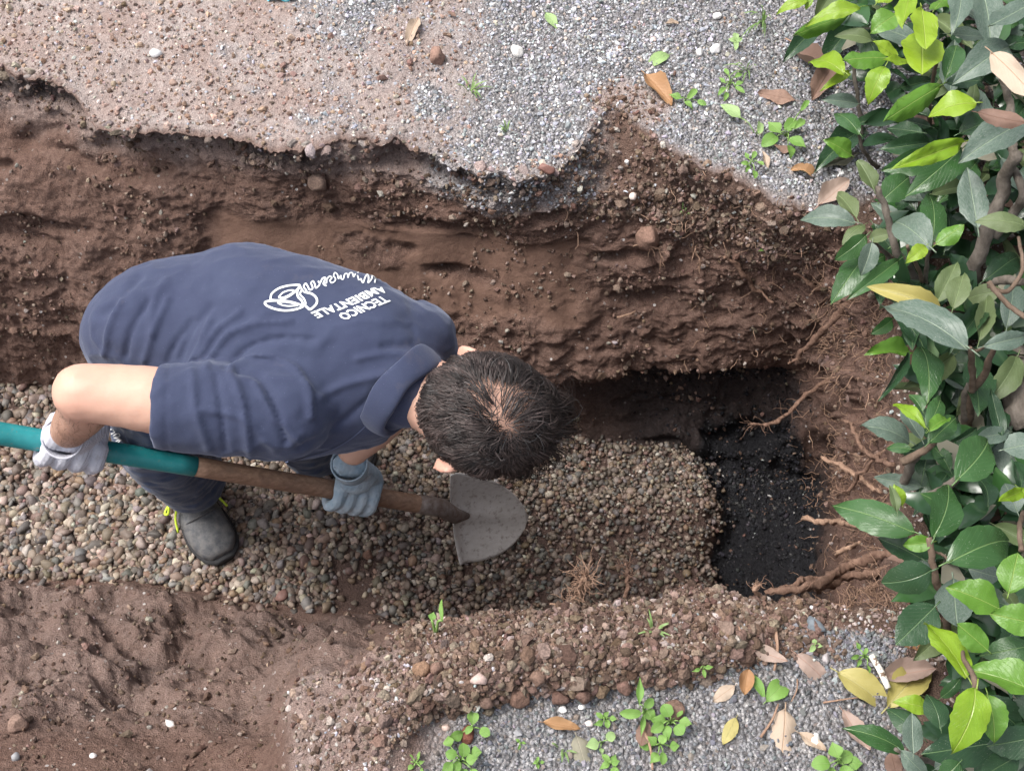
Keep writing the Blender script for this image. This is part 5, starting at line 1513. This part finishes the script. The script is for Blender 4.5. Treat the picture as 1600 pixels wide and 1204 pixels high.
vv = np.array(vv); K_ = len(prof)
i = np.arange(nn_)[:, None]; k = np.arange(K_ - 1)[None]
q = np.stack([i * K_ + k, i * K_ + k + 1, ((i + 1) % nn_) * K_ + k + 1, ((i + 1) % nn_) * K_ + k], -1).reshape(-1, 4)
me = mesh_np('collar', vv, q)
o = link('collar', me, M_shirt, shirt)
sd_ = o.modifiers.new('s', 'SOLIDIFY'); sd_.thickness = .0022; sd_.offset = 0
sb = o.modifiers.new('b', 'SUBSURF'); sb.levels = 1; sb.render_levels = 1

# --- hair
ux = lambda p: np.stack([(p - HC) @ lat, (p - HC) @ face, (p - HC) @ crown], -1)


def scalp(d, off=0.0):
    """a point on the skull in head coordinates, from a unit direction"""
    c = np.array([0, -.008, .022]); ax = np.array([.076, .096, .084]) + off
    k = 1 / np.sqrt(((d / ax) ** 2).sum(-1, keepdims=True))
    return c + d * k


def hairline(d):
    """1 where hair grows"""
    az = np.arctan2(d[:, 0], d[:, 1])           # 0 in front, pi at the back
    lim = np.interp(np.abs(az), [0, .5, 1.0, 1.5, 1.9, 2.4, math.pi], [.42, .38, .15, -.18, -.35, -.62, -.72])
    return sstep(-.06, .04, d[:, 2] - lim)


def thin(d):
    """share of hair lost on the crown"""
    q = (d[:, 0] + .30) ** 2 / .21 ** 2 + (d[:, 1] + .30 - .2 * d[:, 0]) ** 2 / .42 ** 2
    q2 = (d[:, 0] + .16) ** 2 / .46 ** 2 + (d[:, 1] + .30) ** 2 / .60 ** 2
    return np.clip(np.maximum(1.35 - q * .6, .98 - q2 * .5), 0, 1) * (d[:, 2] > 0)


g = np.random.default_rng(77)
whorl = np.array([.30, -.62, .72]); whorl /= np.linalg.norm(whorl)


def strands(n, length, width, keepf, name, mat, wild=.16, lift0=.002, rise=.010, region=None):
    d = g.normal(size=(n * 6, 3)); d /= np.linalg.norm(d, axis=1, keepdims=True)
    ok = (g.random(len(d)) < hairline(d)) & (g.random(len(d)) < keepf(d))
    if region is not None: ok &= region(d)
    d = d[ok][:n]; n = len(d)
    # combing: away from the whorl; front hair sweeps forward and to his right
    fl_ = d - whorl * 1.0
    fl_ += np.where(d[:, 1:2] > .0, 1, 0) * np.array([.25, .55, -.2]) + np.where(d[:, 1:2] < -.3, 1, 0) * np.array([0, -.15, -.9])
    fl_ += .5 * np.stack([vnoise(d, 3.5, 1), vnoise(d, 3.5, 2), vnoise(d, 3.5, 3)], -1) + wild * g.normal(size=(n, 3)) + .7 * np.stack([vnoise(d, 1.8, 21), vnoise(d, 1.8, 22), vnoise(d, 1.8, 23)], -1)
    L = length(d) * g.uniform(.6, 1.15, n)
    S = 5
    P_ = [scalp(d, lift0)]
    cur = d.copy()
    lock = 1.1 * np.stack([vnoise(d, 9, 4), vnoise(d, 9, 5), vnoise(d, 9, 6)], -1)
    for s in range(S):
        tt = fl_ + lock * (s / S) * 1.5
        tt = tt - cur * (tt * cur).sum(1, keepdims=True); tt /= np.linalg.norm(tt, axis=1, keepdims=True) + 1e-9
        step = (L / S)[:, None] / .085
        cur = cur + tt * step; cur /= np.linalg.norm(cur, axis=1, keepdims=True)
        u_ = (s + 1) / S
        P_.append(scalp(cur, lift0 + (rise * math.sin(u_ * 2.3) * (1 + .8 * vnoise(d, 7, 55)) + .006 * u_ * g.random(n))[:, None]))
    P_ = np.stack(P_, 1)                                     # n,S+1,3
    world = HC + P_[..., 0:1] * lat + P_[..., 1:2] * face + P_[..., 2:3] * crown
    tdir = np.gradient(world, axis=1)
    outn = world - HC; side = np.cross(tdir, outn); side /= np.linalg.norm(side, axis=-1, keepdims=True) + 1e-9
    outn = np.cross(side, tdir); outn /= np.linalg.norm(outn, axis=-1, keepdims=True) + 1e-9
    wd = width * g.uniform(.6, 1.3, (n, 1, 1)) * np.array([.7, 1, 1, .95, .7, .15])[None, :, None]
    a_, b_, c_ = world - side * wd, world + side * wd, world + outn * wd * .8
    V3 = np.stack([a_, c_, b_], 2).reshape(n, -1, 3)
    i = np.arange(S)[:, None] * 3; k = np.array([0, 1])[None]
    q = np.stack([i + k, i + k + 1, i + k + 4, i + k + 3], -1).reshape(-1, 4)
    Fq = (q[None] + (np.arange(n) * 3 * (S + 1))[:, None, None]).reshape(-1, 4)
    me = mesh_np(name, V3.reshape(-1, 3), Fq)
    col = np.clip(np.array([.034, .025, .023]) * g.uniform(.4, 1.8, (n, 1)) * (1 + .9 * vnoise(d, 10, 31)[:, None]) + (g.random((n, 1)) < .03) * .06, 0, 1)
    set_attr(me, 'tint', np.repeat(col, 3 * (S + 1), axis=0))
    return me


m = NT('dark_hair', .5, .35); m.color(m.attr('tint').outputs['Color']); M_hair = m.m
# hair bed close to the skin
d3, f3 = ico(6)
hm = hairline(d3) * (1 - thin(d3) * 1.3)
hm = hm * (1 + .5 * vnoise(d3, 14, 3) + .3 * vnoise(d3, 33, 4)) > .62
vv = scalp(d3, .0035 + .002 * vnoise(d3, 12, 8)[:, None])
vv = HC + vv[:, :1] * lat + vv[:, 1:2] * face + vv[:, 2:3] * crown
me = mesh_np('hair', vv, f3[hm[f3].all(1)])
set_attr(me, 'tint', np.tile(np.array([.016, .013, .013]), (len(vv), 1)))
hair = link('hair', me, M_hair, person)
len_f = lambda d: np.interp(d[:, 1], [-1, -.4, .2, .8], [.030, .040, .058, .060])
link('hair_strands', strands(14000, len_f, .00066, lambda d: np.clip(1.02 - .98 * thin(d), .09, 1), 'hair_strands', M_hair), M_hair, hair, kind='stuff')
link('hair_strands', strands(1300, lambda d: np.full(len(d), .095), .0005, lambda d: np.ones(len(d)), 'forelock', M_hair, wild=.3, rise=.030, region=lambda d: (d[:, 1] > .45) & (d[:, 2] > .25)), M_hair, hair, kind='stuff')
link('hair_strands', strands(300, lambda d: np.full(len(d), .05), .00035, lambda d: np.ones(len(d)), 'thin_strands', M_hair, wild=.5, region=lambda d: thin(d) > .3), M_hair, hair, kind='stuff')

# --- trousers and boots
tp = [ellipsoid(PELV, R_ * .085, U_ * .095, T_ * .11)]
tp += limb([RH, (RH + RK) / 2 + U_ * .0, RK], [.088, .086, .078], 20) + limb([RK, (RK * .45 + RA * .55), RA + np.array([.012, -.012, .02])], [.078, .076, .066], 20, ends=False)
tp += limb([LH, LK], [.100, .075], 20) + limb([LK, (LK + LA) / 2, LA], [.075, .070, .066], 20, ends=False)
tv, tf = fuse(tp, .0065, 8)
tn = vnormals(tv, tf)
tt = tv * np.array([1, 1, 1.6])
tv = tv + tn * (.010 * (1 - 2 * np.abs(fbm(tt, 13, 3, .5, 41))) * .6 + .004 * fbm(tt, 40, 3, .5, 44))[:, None]
m = NT('navy_work_cloth', .8, .25)
n1 = m.noise(25, 5, .7)
c = m.mix(m.ramp(n1, [(.35, 0.0), (.75, 1.0)]), (.017, .034, .082), (.034, .058, .122))
c = m.mix(m.math('MULTIPLY', m.ramp(m.noise(60, 4, .7), [(.62, 0.0), (.75, 1.0)]), .35), c, (.20, .17, .15))
m.color(c); m.bump(m.noise(500, 2, .5), .0008, .5); m.set('Sheen Weight', .2); M_trou = m.m
trousers = link('trousers', mesh_np('trousers', tv, tf), M_trou, person)
tbvh = BVHTree.FromPolygons([tuple(x) for x in tv], [tuple(x) for x in tf])
pk = [stroke(L, w_, bvh=tbvh, lift=.002) for L, w_ in [
    ([(171, 672), (176, 670), (180, 674), (175, 677)], 1.6), ([(177, 680), (186, 676), (188, 680), (180, 683), (189, 684)], 1.5), ([(182, 688), (190, 686), (186, 691), (192, 692)], 1.5)]]
v, f = join(pk); link('pocket_lettering', mesh_np('pocket_lettering', v, f), M_print, trousers)
v, f = stroke([(196, 668), (198, 680), (204, 694)], 1.2, bvh=tbvh, lift=.003); link('pocket_seam', mesh_np('pocket_seam', v, f), M_seam, trousers)


def boot(heel, toe, label=None):
    ax = toe - heel; L = np.linalg.norm(ax); ax /= L
    up = np.array([0, 0, 1.0]); sd2 = np.cross(ax, up) * .92
    q = lambda x, y, z: heel + ax * x * L + sd2 * y + up * z
    parts = [eloft([(q(.02, 0, .028), sd2 * .030, up * .024), (q(.10, 0, .032), sd2 * .040, up * .032), (q(.35, 0, .045), sd2 * .040, up * .046), (q(.6, .002, .040), sd2 * .048, up * .040),
                    (q(.8, .002, .030), sd2 * .052, up * .032), (q(.93, 0, .024), sd2 * .044, up * .024), (q(1.0, 0, .020), sd2 * .026, up * .014)])]
    parts += limb([q(.18, 0, .06), q(.2, 0, .13)], [.048, .046])
    v, f = fuse(parts, .005, 5)
    v += vnormals(v, f) * (.0022 * fbm(v, 45, 3, .5, 71))[:, None]
    o = link('boot', mesh_np('boot', v, f), M_boot, person)
    sole = eloft([(q(-.01, 0, .010), sd2 * .030, up * .011), (q(.08, 0, .010), sd2 * .044, up * .012), (q(.4, 0, .010), sd2 * .042, up * .012), (q(.75, .002, .010), sd2 * .057, up * .012), (q(.95, 0, .011), sd2 * .046, up * .012), (q(1.03, 0, .012), sd2 * .022, up * .009)])
    link('sole', mesh_np('sole', *sole), M_sole, o)
    # toe cap seam and laces
    arc = [q(.66, -.052, .030), q(.70, -.035, .062), q(.72, 0, .074), q(.70, .035, .062), q(.66, .052, .030)]
    link('toe_seam', mesh_np('toe_seam', *tube(spline(arc, 20), .0022, 6)), M_boot, o)
    lac = []
    for k in range(5):
        x = .52 + .04 * k; h = .082 - .005 * k
        lac.append(tube(spline([q(x, -.026, h - .014), q(x + .02, 0, h), q(x + .03, .026, h - .014)], 8), .0028, 6))
    for s in (-1, 1):
        lac.append(tube(spline([q(.52, s * .02, .095), q(.55, s * .045, .100), q(.60, s * .060, .085), q(.55, s * .066, .070), q(.50, s * .03, .088)], 14), .0030, 6))
        lac.append(tube(spline([q(.54, s * .02, .095), q(.62, s * .050, .070), q(.70, s * .062, .045)], 10), .0028, 6))
    v, f = join(lac); link('laces', mesh_np('laces', v, f), M_lace, o)


m = NT('boot_leather', .6, .4); n1 = m.noise(60, 5, .7)
m.color(m.mix(m.ramp(n1, [(.35, 0.0), (.7, 1.0)]), (.065, .070, .080), (.17, .165, .16))); m.bump(n1, .002, .5); M_boot = m.m
m = NT('boot_sole', .8, .3); m.color((.03, .03, .032)); M_sole = m.m
m = NT('lime_lace', .6, .3); m.color((.55, .72, .06)); M_lace = m.m
boot(P(262, 712, -.690), P(352, 874, -.690))
boot(P(446, 684, -.690), P(580, 732, -.690))

# --- shovel
S0, S1 = Pd(-60, 667, 1.965), Pd(690, 793, 2.43)
sdir = (S1 - S0); sL = np.linalg.norm(sdir); sdir /= sL
HEND = S1 - sdir * 1.22
shovel = link('shovel', None, None, None, 'long handled shovel with teal and wooden shaft and worn round steel blade', 'shovel')
shovel.location = S1
PX300 = None
ts = np.linspace(0, 1, 400); pj = proj(S0 + (S1 - S0) * ts[:, None])[0]
TB = S0 + (S1 - S0) * ts[np.argmin(np.abs(pj - 305))]
m = NT('teal_paint', .38, .5)
c = m.mix(m.ramp(m.noise(30, 5, .7), [(.35, 0.0), (.7, 1.0)]), (.015, .20, .21), (.03, .28, .29))
c = m.mix(m.math('MULTIPLY', m.ramp(m.noise(120, 4, .8), [(.6, 0.0), (.68, 1.0)]), .6), c, (.22, .15, .11)); m.color(c); m.bump(m.noise(200, 3), .0005, .4); M_teal = m.m
m = NT('worn_wood', .65, .3)
gr = m.n('ShaderNodeMapping', {'Vector': m.tc, 'Scale': (.12, 1, 1)}).outputs[0]
c = m.mix(m.ramp(m.noise(160, 4, .7, gr), [(.3, 0.0), (.7, 1.0)]), (.15, .085, .055), (.30, .19, .13))
c = m.mix(m.math('MULTIPLY', m.ramp(m.noise(18, 4, .7), [(.5, 0.0), (.7, 1.0)]), .7), c, (.13, .085, .065))
m.color(c); m.bump(m.noise(160, 4, .7, gr), .001, .5); M_wood = m.m
m = NT('worn_steel', .38, .5)
n1 = m.noise(12, 5, .65); n2 = m.noise(90, 4, .7)
st2 = m.n('ShaderNodeMapping', {'Vector': m.tc, 'Scale': (.1, 1, 1)}).outputs[0]
n3 = m.noise(120, 4, .7, st2)
c = m.mix(m.ramp(n1, [(.3, 0.0), (.7, 1.0)]), (.46, .44, .42), (.58, .56, .54))
c = m.mix(m.math('MULTIPLY', m.ramp(n3, [(.45, 0.0), (.7, 1.0)]), .5), c, (.62, .61, .60))
c = m.mix(m.math('MULTIPLY', m.ramp(n2, [(.52, 0.0), (.66, 1.0)]), .55), c, (.17, .12, .095))
m.color(c); m.set('Metallic', .2); m.set('Roughness', m.ramp(n2, [(.3, .35), (.7, .75)])); m.bump(n2, .0008, .4); M_steel = m.m
m = NT('rusty_socket', .75, .3)
m.color(m.mix(m.ramp(m.noise(70, 5, .7), [(.35, 0.0), (.7, 1.0)]), (.11, .075, .06), (.22, .19, .175))); m.bump(m.noise(150, 3), .0008, .4); M_rust = m.m


def spart(name, pts, rads, mat, parent=shovel, sides=16):
    v, f = tube(np.array(pts), rads, sides)
    return link(name, mesh_np(name, v - S1, f), mat, parent)


ln = lambda a, b, n: [a + (b - a) * t for t in np.linspace(0, 1, n)]
spart('painted_handle', ln(HEND, TB, 24), [.0195, .0195, .0185], M_teal)
spart('handle_end', ln(HEND - sdir * .012, HEND + sdir * .004, 6), [.012, .0195, .0205], M_teal)
spart('wooden_shaft', ln(TB, S1, 24), [.0180, .0182, .0178], M_wood)
A_, B_, TIP = Pd(697, 733, 2.44), Pd(712, 874, 2.55), Pd(824, 806, 2.585)
MID = (A_ + B_) / 2
spart('socket', [S1 - sdir * .055, S1 - sdir * .04, S1, MID + (TIP - MID) * .06 + T_ * .008, MID + (TIP - MID) * .22 + T_ * .003], [.0185, .0195, .0192, .0165, .006], M_rust)
nu, nv = 34, 22
bn_ = np.cross(B_ - A_, TIP - MID); bn_ /= np.linalg.norm(bn_); bn_ = bn_ if bn_ @ T_ > 0 else -bn_
vv = []
for i in range(nv):
    t = i / (nv - 1)
    hw = (max(0, 1 - t ** 2.3)) ** .62 * .5 * (1 - .0 * t)
    if i == nv - 1: hw = .02
    for k in range(nu):
        y = (k / (nu - 1) * 2 - 1)
        z = .022 * (y * 2 * hw) ** 2 - .012 * (1 - t) + .010 * math.exp(-((y * hw * 2) / .22) ** 2) * (1 - t) ** .8
        z += .012 * max(0, 1 - t * 9)                     # rolled step at the back edge
        vv.append(MID + (B_ - A_) * y * hw + (TIP - MID) * t + bn_ * z)
vv = np.array(vv); i = np.arange(nu * nv).reshape(nv, nu)
q = np.stack([i[:-1, :-1], i[1:, :-1], i[1:, 1:], i[:-1, 1:]], -1).reshape(-1, 4)
bo = link('blade', mesh_np('blade', vv - S1, q), M_steel, shovel)
sm = bo.modifiers.new('s', 'SOLIDIFY'); sm.thickness = .0022; sm.offset = -1


# --- gloves: a palm, four unequal bent fingers and a thumb closed round the shaft
def glove(center, wrist, mirror, mat, cuffmat, big=1.0):
    """center: point on the shaft; the wrist tells where the back of the hand is"""
    s = sdir
    e1 = T_ - s * (T_ @ s); e1 /= np.linalg.norm(e1)               # towards the sky side
    e2 = np.cross(s, e1); e2 = e2 if e2 @ U_ < 0 else -e2          # towards the near side
    R0 = .0185
    pt = lambda x, a, rad: center + s * x + rad * (math.cos(a) * e1 + math.sin(a) * e2)
    parts = []
    pc_ = pt(0, -.75, .046)
    kn = center + e1 * .034 + e2 * .006
    # palm and back of the hand
    for x in (-.033, -.011, .011, .033):
        parts += limb([wrist + s * x * .45, pt(x * .9, -.9, .047), pt(x, -.15, .037)], [.022 * big, .0185 * big, .0150 * big], 12)
    parts.append(ellipsoid((wrist * .4 + pt(0, -.6, .046) * .6), s * .038, e2 * .034, e1 * .024))
    Lf = [.86, 1.0, .95, .78]
    for k, x in enumerate((-.034 * big, -.0115 * big, .0115 * big, .034 * big)):
        l = Lf[k if not mirror else 3 - k]
        a0 = -.15
        seg = [a0, a0 + 1.15 * l, a0 + 2.15 * l, a0 + 3.0 * l]
        pts = [pt(x, seg[0], .040 * big), pt(x * 1.02, seg[0] + .55, .039 * big), pt(x * 1.03, seg[1], .035), pt(x * 1.02, seg[2], .0315), pt(x, seg[3], .030)]
        parts += limb(pts, [.0125 * big, .0120 * big, .0118 * big, .0112 * big, .0100 * big], 12, 22)
    tx = .048 if mirror else -.048
    tx = abs(tx)
    parts += limb([wrist + s * .022, pt(tx * .8, -1.3, .040), pt(tx * 1.05, -2.0, .034), pt(tx * .9, -2.8, .031)], [.018, .0145, .0125, .0105], 12, 18)
    v, f = fuse(parts, .0030, 3)
    v += vnormals(v, f) * (.0009 * fbm(v, 90, 3, .6, 5) + .0010 * np.sin(((v - center) @ s) * 900 + 2 * vnoise(v, 60, 2)) * .5)[:, None]
    o = link('glove', mesh_np('glove', v, f), mat, person)
    wd_ = wrist - pt(0, -.75, .04); wd_ /= np.linalg.norm(wd_)
    cuff = tube(spline([wrist - wd_ * .012, wrist + wd_ * .012, wrist + wd_ * .022], 8), [.0325, .0335, .0345], 24, cap=False)
    cv, cf = cuff
    co = link('cuff', mesh_np('cuff', cv, cf), cuffmat, o)
    cs = co.modifiers.new('s', 'SOLIDIFY'); cs.thickness = .003


def glove_mat(name, c1, c2, dirt):
    m = NT(name, .85, .2)
    n1 = m.noise(30, 4, .7)
    wv = m.n('ShaderNodeTexWave', {'Vector': m.tc, 'Scale': 190.0, 'Distortion': 1.5}).outputs['Fac']
    c = m.mix(m.ramp(n1, [(.4, 0.0), (.68, 1.0)]), c1, c2)
    c = m.mix(m.math('MULTIPLY', m.ramp(m.noise(70, 4, .8), [(.55, 0.0), (.7, 1.0)]), .5), c, dirt)
    c = m.mix(m.math('MULTIPLY', wv, .18), c, (.25, .27, .33))
    m.color(c); m.bump(wv, .0009, .7)
    return m.m


ts = np.linspace(0, 1, 400); pj = proj(S0 + (S1 - S0) * ts[:, None])[0]
RG = S0 + (S1 - S0) * ts[np.argmin(np.abs(pj - 108))]
LG = S0 + (S1 - S0) * ts[np.argmin(np.abs(pj - 545))]
M_gl1 = glove_mat('white_knit_glove', (.62, .62, .68), (.50, .51, .58), (.33, .29, .28))
M_gl2 = glove_mat('blue_grey_glove', (.32, .43, .52), (.52, .60, .66), (.16, .16, .18))
glove(RG, RG + (RW - RG) * .62 + T_ * .012, False, M_gl1, M_gl1, 1.16)
glove(LG, LG + (LW - LG) * .62 + T_ * .01, True, M_gl2, M_gl2)
print('joints', np.linalg.norm(RW - RE), np.linalg.norm(RE - RSH), 'gap', np.linalg.norm(RG - RW), np.linalg.norm(LG - LW), 'shin', np.linalg.norm(RK - RA), 'thigh', np.linalg.norm(RK - RH))
